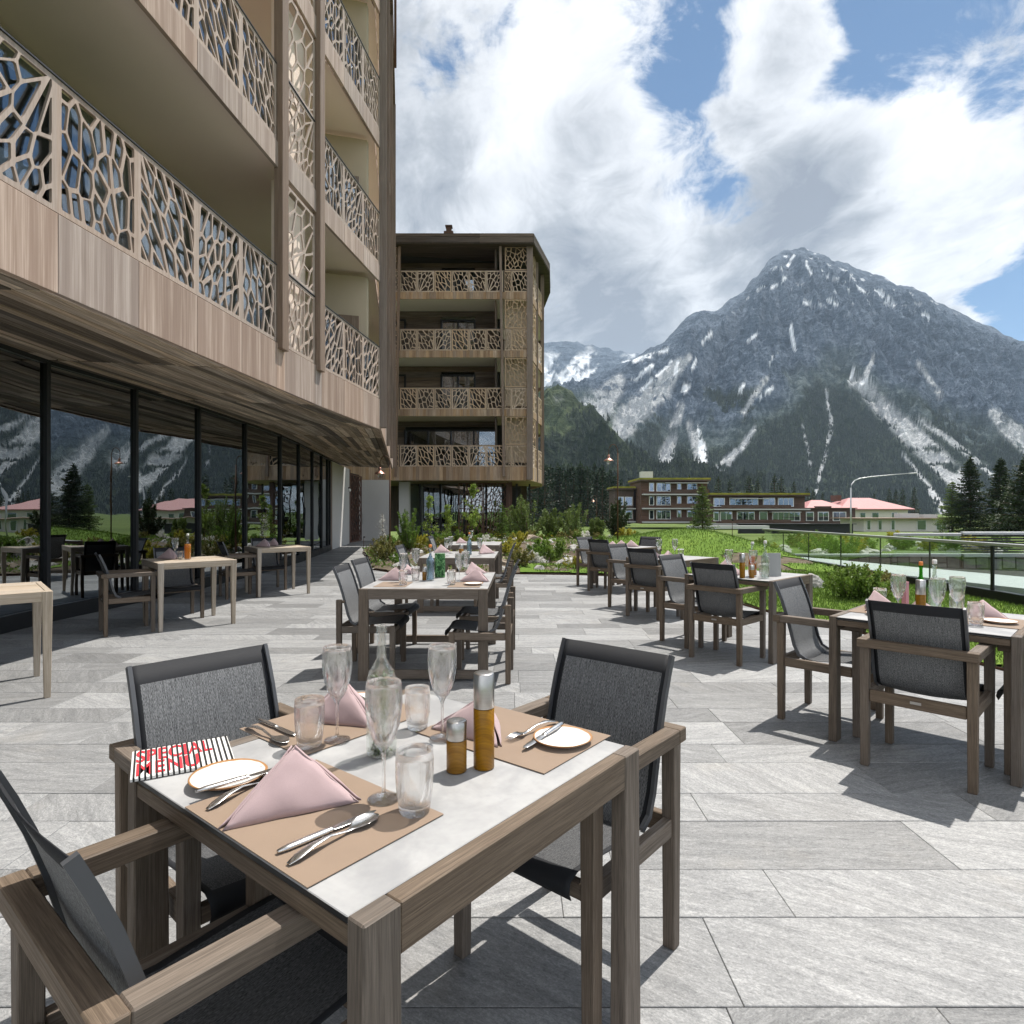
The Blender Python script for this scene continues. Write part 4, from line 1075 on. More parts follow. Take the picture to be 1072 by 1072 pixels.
def grass():
    g = np.random.default_rng(4); P = []
    def scatter(n, x0, x1, y0, y1, h):
        k = 0
        X = g.uniform(x0, x1, n); Y = g.uniform(y0, y1, n)
        for x, y in zip(X, Y):
            if inside(x, y, GARDEN) and is_lawn(x, y): P.append((x, y, gh(x, y) + .012, h * g.uniform(.6, 1.25)))
    scatter(30000, 3.3, 7.6, 2.5, 7.5, .050); scatter(32000, 2.6, 7.6, 7.5, 13, .055); scatter(22000, .5, 8.5, 12.5, 22, .065)
    P = np.array(P); n = len(P); a = g.uniform(0, 6.283, n); le = g.uniform(.1, .7, n) * P[:, 3]; b = g.uniform(0, 6.283, n)
    w = .0025 + .0004 * P[:, 1]
    V = np.zeros((n, 3, 3)); V[:, 0] = P[:, :3] + np.stack([np.cos(a) * w, np.sin(a) * w, 0 * a], 1); V[:, 1] = P[:, :3] - np.stack([np.cos(a) * w, np.sin(a) * w, 0 * a], 1)
    V[:, 2] = P[:, :3] + np.stack([np.cos(b) * le, np.sin(b) * le, P[:, 3]], 1)
    fast_mesh('grass', V.reshape(-1, 3), 3, g.random((n, 2)), M['grass'], kind='stuff')
def fast_mesh(name, V, k, R, m, parent=None, kind=None):
    """faces of k corners each, unshared vertices; R one random pair per face"""
    n = len(V) // k; me = bpy.data.meshes.new(name)
    me.vertices.add(len(V)); me.vertices.foreach_set('co', np.ascontiguousarray(V, dtype=np.float32).ravel())
    me.loops.add(len(V)); me.loops.foreach_set('vertex_index', np.arange(len(V), dtype=np.int32))
    me.polygons.add(n); me.polygons.foreach_set('loop_start', np.arange(0, len(V), k, dtype=np.int32)); me.polygons.foreach_set('loop_total', np.full(n, k, dtype=np.int32))
    me.materials.append(m); u = me.uv_layers.new(name='rnd'); u.data.foreach_set('uv', np.repeat(np.asarray(R, dtype=np.float32), k, axis=0).ravel())
    me.update(calc_edges=True)
    o = bpy.data.objects.new(name, me); COL.objects.link(o)
    if parent: o.parent = parent
    if kind: o['kind'] = kind
    return o

# ------------------------------------------------------------------ plants
def needles(B, D, L, Wd, g, droop=0.0):
    """diamond faces from points B along unit vectors D"""
    n = len(B); q = g.normal(size=(n, 3)); s = np.cross(D, q); s /= np.linalg.norm(s, axis=1)[:, None] + 1e-9
    L = np.asarray(L)[:, None] * np.ones((n, 1)); Wd = np.asarray(Wd)[:, None] * np.ones((n, 1))
    E = B + D * L; E[:, 2] -= droop * L[:, 0]; Mid = B + D * L * .45
    return np.stack([B, Mid + s * Wd, E, Mid - s * Wd], 1).reshape(-1, 3)
def unit(v): return v / (np.linalg.norm(v, axis=1)[:, None] + 1e-9)
def conifer(name, h, r, seed, m, whorls=20, dens=1.0, base=.06, gaps=.25, shape=.85, leafscale=1.0):
    g = np.random.default_rng(seed); root = empty(name); root['category'] = 'tree'
    t = MB(); t.tube([(0, 0, 0), (.01 * h, 0, h * .4), (0, .01 * h, h * .8), (0, 0, h * .98)], [h * .017, h * .012, h * .006, h * .002], 7)
    V = []; R = []
    for w in range(whorls):
        u = base + (1 - base) * (w / whorls) ** .92; z = h * u
        rr = r * (1 - u) ** shape * g.uniform(.72, 1.12) + .012 * h
        nb = int(g.integers(5, 9))
        for b in range(nb):
            if g.random() < gaps * .5: continue
            a = 6.283 * (b + g.uniform(-.35, .35)) / nb + w * 1.3; L = rr * g.uniform(.62, 1.1); dip = g.uniform(-.28, -.02) - .15 * (1 - u); lift = .24
            n = max(10, int(26 * dens * (L / r + .35)))
            s = g.random(n) ** .75
            bx = np.stack([np.cos(a) * L * s, np.sin(a) * L * s, z + L * (dip * s + lift * s * s)], 1)
            sp = .17 * L * (1 - s * .55)
            side = g.normal(size=n) * sp
            bx += np.stack([-np.sin(a) * side, np.cos(a) * side, g.normal(size=n) * .03 * L - np.abs(side) * .25], 1)
            d = unit(np.stack([np.cos(a) + g.normal(size=n) * .55, np.sin(a) + g.normal(size=n) * .55, g.normal(size=n) * .3 - .12], 1))
            V.append(needles(bx, d, g.uniform(.10, .21, n) * r * .8 * leafscale, g.uniform(.020, .042, n) * r * leafscale, g))
            R.append(np.stack([np.clip(g.normal(.45, .2) + g.normal(size=n) * .2, 0, 1), g.random(n)], 1))
            if L > .25 * r and dens > .5: t.tube([(0, 0, z), (np.cos(a) * L * .5, np.sin(a) * L * .5, z + L * (dip * .5 + lift * .25)), (np.cos(a) * L * .9, np.sin(a) * L * .9, z + L * (dip * .9 + lift * .81))], [h * .004, h * .003, h * .001], 4, caps=False)
    tip = 14; V.append(needles(np.stack([g.normal(size=tip) * .004 * h, g.normal(size=tip) * .004 * h, h * g.uniform(.93, 1., tip)], 1), unit(np.stack([g.normal(size=tip) * .35, g.normal(size=tip) * .35, np.ones(tip)], 1)), np.full(tip, .05 * h), np.full(tip, .007 * h), g)); R.append(g.random((tip, 2)))
    fast_mesh('crown', np.concatenate(V), 4, np.concatenate(R), m, root); t.build('trunk', M['bark'], root); return root
def bushy(name, h, r, seed, m, n=2600, stems=9, leaf=.07, width=.013, upright=.8, cat='shrub'):
    """shoots fan up from the base, each clothed in needles or leaves"""
    g = np.random.default_rng(seed); root = empty(name); root['category'] = cat
    t = MB(); V = []; R = []
    for s in range(stems):
        a = g.uniform(0, 6.283); k = (s + .5) / stems; lean = r * (.12 + .95 * math.sqrt(k)) * g.uniform(.7, 1.05); H = h * (1 - .55 * k * k) * g.uniform(.8, 1.05)
        p0 = np.array([0, 0, 0.]); p1 = np.array([math.cos(a) * lean * .55, math.sin(a) * lean * .55, H * .45]); p2 = np.array([math.cos(a) * lean, math.sin(a) * lean, H])
        t.tube([tuple(p0), tuple(p1), tuple(p2)], [h * .014, h * .009, h * .003], 5)
        q = n // stems; u = g.random(q) ** .7; u = .12 + .88 * u
        B = ((1 - u) ** 2)[:, None] * p0 + (2 * u * (1 - u))[:, None] * p1 + (u ** 2)[:, None] * p2
        B += g.normal(size=(q, 3)) * (r * .14 * (1.15 - u))[:, None] * np.array([1, 1, .7])
        B[:, 2] = np.maximum(B[:, 2], .01)
        D = unit(g.normal(size=(q, 3)) * .75 + np.array([math.cos(a) * .4, math.sin(a) * .4, upright]))
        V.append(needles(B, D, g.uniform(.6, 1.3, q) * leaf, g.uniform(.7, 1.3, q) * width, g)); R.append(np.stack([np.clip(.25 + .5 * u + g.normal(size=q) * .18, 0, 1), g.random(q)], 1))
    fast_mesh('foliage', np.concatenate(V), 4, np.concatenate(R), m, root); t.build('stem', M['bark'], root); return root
def sapling(name, h, seed, m, n=420, leaf=.06, spread=.35):
    g = np.random.default_rng(seed); root = empty(name); root['category'] = 'young tree'
    t = MB(); V = []; R = []
    t.tube([(0, 0, 0), (.02, .01, h * .5), (-.01, .02, h)], [.012, .009, .003], 6)
    for b in range(15):
        z = h * g.uniform(.25, .95); a = g.uniform(0, 6.283); L = spread * g.uniform(.5, 1.1) * (1.15 - z / h); e = np.array([math.cos(a) * L, math.sin(a) * L, z + L * g.uniform(.5, 1.1)])
        t.tube([(0, 0, z), tuple((np.array([0, 0, z]) + e) / 2 + np.array([0, 0, -.02])), tuple(e)], [.005, .004, .0015], 4)
        q = n // 15; u = g.random(q); B = np.array([0, 0, z]) + u[:, None] * (e - np.array([0, 0, z])) + g.normal(size=(q, 3)) * .035
        V.append(needles(B, unit(g.normal(size=(q, 3)) + np.array([0, 0, -.1])), g.uniform(.6, 1.3, q) * leaf, g.uniform(.25, .4, q) * leaf, g)); R.append(g.random((q, 2)))
    fast_mesh('foliage', np.concatenate(V), 4, np.concatenate(R), m, root); t.build('stem', M['bark'], root); return root
def make_rock(seed, m):
    g = random.Random(seed); bm = bmesh.new(); bmesh.ops.create_icosphere(bm, subdivisions=4, radius=1)
    pl = [(Vector((g.uniform(-1, 1), g.uniform(-1, 1), g.uniform(-.3, 1))).normalized(), g.uniform(.5, .85)) for _ in range(11)]
    off = Vector((seed * 7.7, 0, 0))
    for v in bm.verts:
        p = v.co.copy()
        for n, d in pl:
            k = p.dot(n)
            if k > d: p -= n * (k - d) * .9
        p *= 1 + .16 * mnoise.noise(p * 1.6 + off) + .07 * mnoise.noise(p * 4.5 + off) + .03 * mnoise.noise(p * 11 + off)
        p.z *= .72; v.co = p
    me = bpy.data.meshes.new('boulder'); bm.to_mesh(me); bm.free(); me.materials.append(m)
    o = obj('boulder', me); o['category'] = 'rock'; return o

# ------------------------------------------------------------------ mountain
def interp(pts, x):
    return float(np.interp(x, [p[0] for p in pts], [p[1] for p in pts]))
SKY = [(430, 470), (520, 430), (600, 402), (660, 378), (696, 357), (706, 347), (718, 333), (735, 323), (745, 324.5), (755, 322.5), (764, 313), (772, 311), (779, 306), (788, 292), (795, 286), (803, 276), (811, 270), (818, 265), (828, 263), (838, 261), (850, 264.5), (862, 267), (873, 273), (886, 276), (898, 284), (910, 288), (925, 291), (940, 298), (955, 301), (969, 307), (980, 317), (988, 320), (1003, 328), (1017, 335), (1045, 347), (1072, 357), (1150, 388), (1250, 430), (1400, 478), (1600, 505), (2000, 512), (2600, 515)]
def seg_d(px, py, pts):
    best = np.full(px.shape, 1e9)
    for (xa, ya, wa), (xb, yb, wb) in zip(pts, pts[1:]):
        d = (xb - xa) ** 2 + (yb - ya) ** 2; s = np.clip(((px - xa) * (xb - xa) + (py - ya) * (yb - ya)) / d, 0, 1)
        best = np.minimum(best, np.hypot(px - xa - s * (xb - xa), py - ya - s * (yb - ya)) / (wa + s * (wb - wa)))
    return best
def fbm(X, Y, sc, oct=5, seed=0, ridge=False):
    out_ = np.zeros(X.shape); amp = 1.; tot = 0
    rs = np.random.default_rng(seed)
    for o in range(oct):
        tab = rs.random((64, 64)); x = X * sc * 2 ** o + 17.3 * o; y = Y * sc * 2 ** o + 9.1 * o
        xi, yi = np.floor(x).astype(int), np.floor(y).astype(int); fx, fy = x - xi, y - yi; fx = fx * fx * (3 - 2 * fx); fy = fy * fy * (3 - 2 * fy)
        T = lambda a, b: tab[a % 64, b % 64]
        v = (T(xi, yi) * (1 - fx) + T(xi + 1, yi) * fx) * (1 - fy) + (T(xi, yi + 1) * (1 - fx) + T(xi + 1, yi + 1) * fx) * fy
        v = 1 - np.abs(2 * v - 1) if ridge else v
        out_ += v * amp; tot += amp; amp *= .5
    return out_ / tot
def mountain(name, sky, Yb, Yr, cols, rows, features, gully=34., label=None, seed=1, curve=1.18):
    """a real slope rising from Yb to a crest at Yr; bearings of the crest follow the sky line"""
    cols = np.asarray(cols, float); a = (cols - 536) / F
    t = np.concatenate([np.linspace(0, 1, rows), np.linspace(1.03, 1.3, 8)])
    A, T = np.meshgrid(a, t, indexing='ij')
    crest = np.array([CH + (536 - interp(sky, c)) * Yr / F for c in cols])
    Y = Yb + (Yr - Yb) * T; X = A * Y
    prof = np.where(T <= 1, np.clip(T, 0, 1) ** curve, 1 - (T - 1) * 1.6)
    H = -2 + (crest[:, None] + 2) * prof
    # gullies fan out from the summit, worn less towards the crest
    sx, sy = (838 - 536) / F * Yr, Yr + 250
    ang = np.arctan2(X - sx, sy - Y); rr = np.hypot(X - sx, Y - sy)
    fade = np.clip((1 - T) * 5, 0.05, 1) * np.clip(T * 3.2, 0, 1)
    gl = fbm(ang * 9 + .25 * fbm(X, Y, .004, 3, 9), rr * .0011, 1., 6, seed + 3, True)
    rough = fbm(X, Y + H, .006, 7, seed + 5, True); det = fbm(X, Y + H * .7, .028, 5, seed + 8, True)
    spur = fbm(ang * 26 + .4 * fbm(X, Y, .006, 3, 19), rr * .002, 1., 5, seed + 13, True)
    H = H + fade * ((gl - .62) * gully * 2.8 + (spur - .6) * gully * .9 + (rough ** 1.5 - .47) * 85 + (det ** 1.5 - .47) * 42)
    H += np.clip((1 - np.abs(T - 1) * 9), 0, 1) * (fbm(X, Y, .02, 5, seed + 2) - .5) * 30
    PX = 536 + F * X / Y; PY = 536 - F * (H - CH) / Y
    wx = (fbm(X, H, .012, 5, 41) - .5); wy = (fbm(X + 999, H, .012, 5, 42) - .5); fine = fbm(X, H, .05, 5, 43)
    QX, QY = PX + wx * 22, PY + wy * 22
    forest, scree, snow, grass_ = features(QX, QY, PX, PY, wx, wy, fine, gl)
    me = bpy.data.meshes.new(name); n1, n2 = A.shape
    Vs = np.stack([X, Y, H], 2).reshape(-1, 3)
    I = np.arange(n1 * n2).reshape(n1, n2); Q = np.stack([I[:-1, :-1], I[1:, :-1], I[1:, 1:], I[:-1, 1:]], 2).reshape(-1, 4)
    me.vertices.add(len(Vs)); me.vertices.foreach_set('co', Vs.astype(np.float32).ravel())
    me.loops.add(Q.size); me.loops.foreach_set('vertex_index', Q.astype(np.int32).ravel())
    me.polygons.add(len(Q)); me.polygons.foreach_set('loop_start', np.arange(0, Q.size, 4, dtype=np.int32)); me.polygons.foreach_set('loop_total', np.full(len(Q), 4, dtype=np.int32))
    me.polygons.foreach_set('use_smooth', np.zeros(len(Q), dtype=bool))
    ca = me.color_attributes.new('cover', 'FLOAT_COLOR', 'POINT'); ca.data.foreach_set('color', np.stack([forest, scree, snow, grass_], 2).reshape(-1).astype(np.float32))
    me.update(calc_edges=True); me.materials.append(M['mountain'])
    o = obj(name, me); tag(o, kind='structure')
    return o, X, Y, H, forest, T
def m_mountain():
    m, t = mat('alpine_rock'); at_ = t.n('ShaderNodeAttribute', attribute_name='cover'); s = t.n('ShaderNodeSeparateColor', {0: at_.outputs['Color']})
    o = t.n('ShaderNodeTexCoord').outputs['Object']
    a = t.noise(t.mapping(o, (.03, .03, .05)), 1, 10, .72, .5); b = t.noise(t.mapping(o, (.16, .16, .14)), 1, 6, .7)
    strata = t.noise(t.mapping(o, (.004, .004, .09), rot=(0, .35, 0)), 1, 6, .6, .5)
    lo_ = t.noise(t.mapping(o, (.007, .007, .009)), 1, 5, .62, 1.2)
    v = t.m('ADD', t.m('MULTIPLY', a, .38), t.m('ADD', t.m('MULTIPLY', b, .28), t.m('ADD', t.m('MULTIPLY', strata, .14), t.m('MULTIPLY', lo_, .20))))
    rock = t.ramp(v, ((.38, (.008, .014, .024)), (.455, (.034, .052, .078)), (.53, (.088, .116, .155)), (.62, (.19, .225, .27))))
    scr = t.mix(t.mr(b, .35, .65), (.32, .33, .34), (.52, .53, .53))
    gr = t.mix(t.mr(a, .35, .65), (.035, .055, .022), (.085, .105, .04))
    fo = t.mix(t.mr(b, .35, .65), (.010, .019, .012), (.032, .046, .024))
    c = t.mix(at_.outputs['Alpha'], rock, gr); c = t.mix(s.outputs[1], c, scr); c = t.mix(s.outputs[0], c, fo); c = t.mix(s.outputs[2], c, (.78, .80, .82))
    out(t, pb(t, c, .92, 0, .1, v, 1., 14.)); return m
M['mountain'] = m_mountain()
M['far_spruce'] = m_leaf('far_spruce_needles', (.007, .015, .010), (.026, .042, .024), .1)
def sstep(x, a, b):
    k = np.clip((x - a) / (b - a), 0, 1); return k * k * (3 - 2 * k)
def poly_mask(px, py, poly, soft=6.):
    ins = np.zeros(px.shape, bool); n = len(poly); j = n - 1; d = np.full(px.shape, 1e9)
    for i in range(n):
        (xi, yi), (xj, yj) = poly[i], poly[j]
        c = ((yi > py) != (yj > py)) & (px < (xj - xi) * (py - yi) / (yj - yi + 1e-9) + xi); ins ^= c
        d = np.minimum(d, seg_d(px, py, [(xi, yi, 1), (xj, yj, 1)])); j = i
    return sstep(np.where(ins, d, -d), -soft, soft)
def main_features(QX, QY, PX, PY, wx, wy, fine, gl):
    tl = np.interp(QX, [560, 640, 690, 735, 790, 830, 860, 890, 930, 980, 1040, 1100, 1300, 2600], [455, 452, 462, 470, 452, 424, 400, 402, 440, 452, 470, 470, 500, 505])
    forest = sstep(PY + wy * 42 + (fine - .5) * 26 - tl, -8, 12)
    forest = np.maximum(forest, poly_mask(QX, QY, [(655, 425), (700, 420), (690, 480), (650, 500)], 8) * sstep(fine, .40, .52))
    forest = np.maximum(forest, poly_mask(QX, QY, [(735, 405), (790, 400), (800, 440), (740, 440)], 10) * sstep(fine, .46, .56))
    forest = np.maximum(forest, poly_mask(QX, QY, [(930, 425), (1000, 430), (1072, 480), (1072, 540), (1000, 530)], 10) * sstep(fine, .42, .52))
    S = np.zeros(PX.shape)
    for pts in ([(897, 402, 4), (925, 430, 11), (960, 462, 13), (1000, 500, 12), (1020, 520, 9)], [(894, 400, 6), (912, 412, 7)],
                [(944, 474, 2.2), (965, 500, 3), (985, 530, 5), (990, 545, 6)], [(960, 440, 3), (1005, 470, 5), (1040, 500, 4)], [(866, 408, 2), (869, 452, 2.6), (857, 500, 2), (852, 515, 2)], [(841, 445, 1.5), (849, 486, 2.5)],
                [(712, 378, 6), (690, 410, 13), (655, 440, 16), (640, 456, 10)], [(722, 372, 4), (700, 400, 7)], [(712, 424, 4), (704, 450, 6), (694, 490, 10), (700, 505, 8)], [(720, 445, 4), (732, 478, 6), (728, 505, 8)],
                [(790, 450, 3), (770, 475, 4), (752, 500, 4)], [(770, 470, 3), (745, 497, 5)], [(1040, 434, 6), (1060, 455, 10), (1090, 478, 14)], [(1110, 440, 9), (1150, 480, 14), (1180, 505, 16)], [(1230, 450, 8), (1260, 490, 14)], [(650, 400, 8), (625, 425, 16), (600, 440, 12)],
                [(960, 380, 3), (985, 415, 4)], [(915, 372, 2), (905, 396, 3)], [(800, 395, 3), (780, 430, 4)]):
        S = np.maximum(S, 1 - sstep(seg_d(PX + wx * 9, PY + wy * 9, pts), .55, 1.25))
    S = np.clip(S * sstep(fine + .10 * S, .36, .50), 0, 1)
    forest = forest * (1 - S)
    N = np.zeros(PX.shape)
    for pts in ([(828, 341, 2), (829, 352, 2.4), (832, 365, 1.8)], [(822, 290, 2), (812, 297, 2.6), (806, 302, 1.5)], [(832, 268, 1.5), (824, 279, 2)], [(899, 298, 1.8), (906, 305, 2)], [(921, 307, 3), (930, 312, 2.6), (926, 317, 2.5)], [(915, 302, 1.4), (935, 322, 1.6)],
                [(893, 388, 2.2), (890, 399, 2)], [(911, 396, 2), (900, 405, 2)], [(804, 410, 1.8), (808, 404, 2.2), (796, 415, 1.4)], [(775, 408, 3), (779, 401, 2)], [(720, 404, 3.4), (716, 410, 3)], [(710, 378, 2.2), (709, 392, 3)], [(734, 466, 5), (737, 484, 6), (733, 494, 4)], [(731, 447, 3), (733, 462, 3)],
                [(842, 316, 2), (846, 318, 2)], [(868, 314, 1.5), (876, 319, 2)], [(782, 356, 2), (790, 350, 2)], [(804, 378, 1.2), (812, 372, 1.4)], [(703, 378, 1.6), (690, 392, 2), (672, 408, 2)], [(860, 283, 1.4), (866, 290, 1.2)], [(745, 350, 2), (735, 360, 2)], [(965, 330, 2), (972, 334, 2)], [(845, 275, 1.5), (850, 285, 1.8)], [(730, 375, 2), (726, 384, 2)], [(700, 366, 2), (684, 372, 3), (665, 378, 3)], [(684, 382, 2), (664, 396, 2.4)]):
        N = np.maximum(N, 1 - sstep(seg_d(PX + wx * 7, PY + wy * 7, pts), .55, 1.1))
    N = np.maximum(N, sstep(fine, .71, .73) * sstep(-PY, -345, -300) * .7)
    N = N * sstep(fine + N * .12, .46, .55)
    G = poly_mask(QX, QY, [(566, 400), (640, 425), (655, 470), (600, 480)], 14) * .8
    G = np.maximum(G, sstep(PY + wy * 60 - tl, -45, 0) * .45)
    return forest, S, np.clip(N, 0, 1), G
def back_features(QX, QY, PX, PY, wx, wy, fine, gl):
    sk = fbm(PX * 1. + PY * .9, PY * .35, .055, 6, 77) * .75 + fbm(PX, PY, .25, 3, 78) * .25
    N = sstep(sk + wx * .12, .50, .56) * sstep(PY + wx * 20, 364, 382) * (1 - sstep(PY + wx * 30, 402, 420))
    z = np.zeros(PX.shape); return z, sstep(PY, 385, 430) * .5, N, z
def hill_features(QX, QY, PX, PY, wx, wy, fine, gl):
    f = sstep(fine + wy * .5, .36, .48) * sstep(PY + wx * 40, 405, 440) ; f = np.maximum(f, sstep(PY + wx * 26, 455, 475))
    z = np.zeros(PX.shape); return f, sstep(fine, .62, .7) * .4 * (1 - f), z, np.ones(PX.shape) * (1 - .25 * fine)
def cone_forest(name, pts, hts, m, seed, sides=5):
    """many small spruces that read as one wood: one mesh"""
    g = np.random.default_rng(seed); n = len(pts); V = []; R = []
    ring = np.arange(sides) * 2 * math.pi / sides
    for lvl in range(2):
        zb, zt, rr = (.05, .72, .20) if lvl == 0 else (.42, 1.0, .135)
        ph = g.uniform(0, 6.28, n)[:, None]; k = g.uniform(.75, 1.25, (n, sides))
        bx = pts[:, None, 0] + np.cos(ring + ph) * hts[:, None] * rr * k; by = pts[:, None, 1] + np.sin(ring + ph) * hts[:, None] * rr * k; bz = pts[:, None, 2] + hts[:, None] * (zb + .1 * (k - 1))
        Bt = np.stack([bx, by, bz], 2); top = pts + np.stack([0 * hts, 0 * hts, hts * zt], 1)
        for i in range(sides): V.append(np.stack([Bt[:, i], Bt[:, (i + 1) % sides], top], 1)); R.append(np.stack([g.random(n), g.random(n)], 1))
    return fast_mesh(name, np.concatenate(V).reshape(-1, 3), 3, np.concatenate(R), m, kind='stuff')
def build_mountains():
    cols = np.concatenate([np.arange(440, 560, 4), np.arange(560, 1090, 1.15), np.arange(1090, 1500, 3.5), np.arange(1500, 1900, 16)])
    o, X, Y, H, fo, T = mountain('mountain', SKY, 900., 2250., cols, 330, main_features, 44)
    sky2 = [(380, 360), (480, 352), (560, 358), (575, 359), (590, 358), (604, 357), (612, 361), (622, 362), (640, 365), (655, 369), (672, 372), (690, 366), (720, 355), (800, 350), (900, 400)]
    mountain('snowy_mountain', sky2, 2500., 3900., np.arange(400, 800, 2.0), 170, back_features, 60, seed=11)
    sky3 = [(380, 385), (480, 398), (560, 413), (580, 420), (600, 430), (620, 442), (645, 458), (670, 478), (700, 500), (740, 520), (800, 532)]
    o3, X3, Y3, H3, fo3, T3 = mountain('green_hill', sky3, 520., 820., np.arange(400, 800, 2.0), 120, hill_features, 6, seed=23, curve=1.0)
    g = np.random.default_rng(8)
    def pick(X, Y, H, fo, T, n, lo=.45):
        w = np.clip(fo - lo, 0, 1) * (T <= .98) * Y; w = (w / w.sum()).ravel(); i = g.choice(w.size, n, p=w)
        P = np.stack([X.ravel()[i], Y.ravel()[i], H.ravel()[i]], 1); P[:, :2] += g.normal(size=(n, 2)) * 3.5; P[:, 2] -= 1.5; return P
    P = pick(X, Y, H, fo, T, 42000); cone_forest('mountain_forest', P, g.uniform(4.5, 10.5, len(P)), M['far_spruce'], 3)
    P = pick(X3, Y3, H3, fo3, T3, 7000); cone_forest('hill_forest', P, g.uniform(4, 8, len(P)), M['far_spruce'], 4)

def build_haze():
    h = MB(); h.prism([(-6100, -6000), (6100, -6000), (6100, 6000), (-6100, 6000)], -8, 1500)
    m, t = mat('valley_air')
    v = t.n('ShaderNodeVolumePrincipled', {'Color': (.62, .80, 1., 1), 'Density': .000072, 'Anisotropy': .2})
    t.n('ShaderNodeOutputMaterial', {'Volume': v.outputs[0]})
    o = h.build('haze', m); tag(o, kind='stuff')

# ------------------------------------------------------------------ build the setting
build_ground(); grass(); build_mountains()
build_hotel(); build_wing()
build_haze()

# beyond the ramp: pale coping path, ashlar wall with slatted parapet, far bed
def poly_struct(name, poly, z0, z1, m): b = MB(); b.prism(poly, z0, z1); return struct(b, name, m)
poly_struct('ramp_floor', [(7.9, 2), (18, 2), (30, 20), (26, 23.8), (13.2, 25.2), (9, 24), (7.9, 20)], -.44, -.40, M['asphalt'])
poly_struct('ramp_path', [(8.25, 21.4), (8.62, 20.0), (9.5, 16.3), (10.55, 12.7), (11.8, 8), (14.4, 8), (13.4, 12.2), (12.0, 16.2), (10.6, 20.6), (9.4, 23.2)], -.40, -.20, M['coping'])
w = MB()
WL = [(10.4, 25.2, -.38), (11.6, 22.6, -.21), (12.9, 20.8, -.08), (14.3, 19.6, .0), (17, 18.6, .07), (21, 17.9, .11), (28, 17.2, .16), (36, 16.6, .16)]
for a, b in zip(WL, WL[1:]): w.beam((a[0], a[1], a[2] - .75), (b[0], b[1], b[2] - .75), .35, 1.4)
w = tag(w.build('stone_wall', M['ashlar']), 'grey ashlar retaining wall on the far side of the ramp', 'wall')
c = MB()
for a, b in zip(WL, WL[1:]): c.beam(a, b, .5, .09, .01)
c.build('wall_coping', M['coping'], w)
pf = empty('slat_parapet', (20, 18.4, .1)); tag(pf, 'dark slatted parapet with a pale rail standing on the ashlar wall', 'fence')
inv = Matrix.Translation((-20, -18.4, -.1))
r1, s1, g1 = MB(), MB(), MB()
for a, b in zip(WL, WL[1:]):
    if a[0] < 12.5: continue
    ta, tb = a[2] + .70, b[2] + .66; r1.beam((a[0], a[1], ta), (b[0], b[1], tb), .30, .09, .01)
    if a[0] >= 14:
        for k in range(7): s1.beam((a[0], a[1] + .05, a[2] + .1 + k * .085), (b[0], b[1] + .05, b[2] + .1 + k * .08), .03, .05)
    else: g1.beam((a[0], a[1] + .02, a[2] + .36), (b[0], b[1] + .02, b[2] + .34), .015, .58)
for nm, b, m_ in (('top_rail', r1, 'galv'), ('slats', s1, 'dark_metal'), ('glass_pane', g1, 'rail_glass')):
    o = b.build(nm, M[m_], pf); o.matrix_parent_inverse = inv
fb = MB(); fb.prism([(10.6, 25.4), (12.5, 22.0), (15.4, 20.0), (36, 17), (44, 44), (10, 44)], -.44, -.36); struct(fb, 'far_garden_soil', M['meadow'])
# glass railing along the lawn
gr = empty('glass_railing', (7.75, 12, -.2)); tag(gr, 'frameless glass railing with slim metal handrail between lawn and ramp', 'railing'); inv = Matrix.Translation((-7.75, -12, .2))
def G(o): o.parent = gr; o.matrix_parent_inverse = inv; return o
yj = [18.9, 17.6, 16.1, 14.52, 12.96, 11.43, 9.9, 8.35, 6.8, 5.25, 3.7, 2.1]
rx = lambda y: 7.75 - .0 * y
for a, b in zip(yj, yj[1:]):
    p = MB(); p.beam((7.75, a - .012, .475), (7.75, b + .012, .475), .017, .70); G(p.build('glass_pane', M['rail_glass']))
for y in yj[1:-1]:
    if y not in (9.9, 3.7): h = MB(); h.box((7.75, y, .475), (.022, .016, .70)); G(h.build('glass_joint', M['mullion']))
h = MB(); h.beam((7.75, 19.0, .845), (7.75, 2.0, .865), .085, .050, .006); G(h.build('handrail', M['galv']))
h = MB(); h.beam((7.74, 19.0, -.06), (7.74, 2.0, -.06), .12, .36, .004); G(h.build('base_channel', M['mullion']))
for y in (9.9, 3.7): h = MB(); h.box((7.72, y, .33), (.03, .05, 1.0)); G(h.build('post', M['mullion']))

# ------------------------------------------------------------------ lamps and small garden fittings
def make_lamp():
    r = empty('garden_lamp'); r['category'] = 'street lamp'
    MB().tube([(0, 0, 0), (0, 0, 1.4), (0, 0, 2.70)], [.026, .022, .018], 10).build('pole', M['rust'], r)
    pts = [(0, 0, 2.69)] + [(-.14 + .14 * math.cos(a), 0, 2.72 + .24 * math.sin(a)) for a in np.linspace(0, math.pi, 12)] + [(-.28, 0, 2.62)]
    MB().tube(pts, .011, 8).build('bracket', M['rust'], r)
    s = MB().lathe([(.0, 2.64), (.035, 2.635), (.042, 2.60), (.04, 2.55), (.06, 2.525), (.115, 2.49), (.155, 2.455), (.16, 2.445), (.150, 2.450), (.11, 2.482), (.055, 2.515), (0, 2.54)], 28).build('lamp_shade', M['copper'], r); s.location = (-.28, 0, 0)
    b = MB().lathe([(0, 2.335), (.03, 2.34), (.052, 2.365), (.058, 2.40), (.048, 2.44), (.035, 2.47), (.03, 2.52), (0, 2.52)], 20).build('bulb', M['bulb'], r); b.location = (-.28, 0, 0)
    return r
lamp = make_lamp()
LG = 'copper garden lamps'
place(lamp, (-3.45, 17.4, .0), 0, 'copper bell lamp on a rusty pole beside the lattice entrance door', LG)
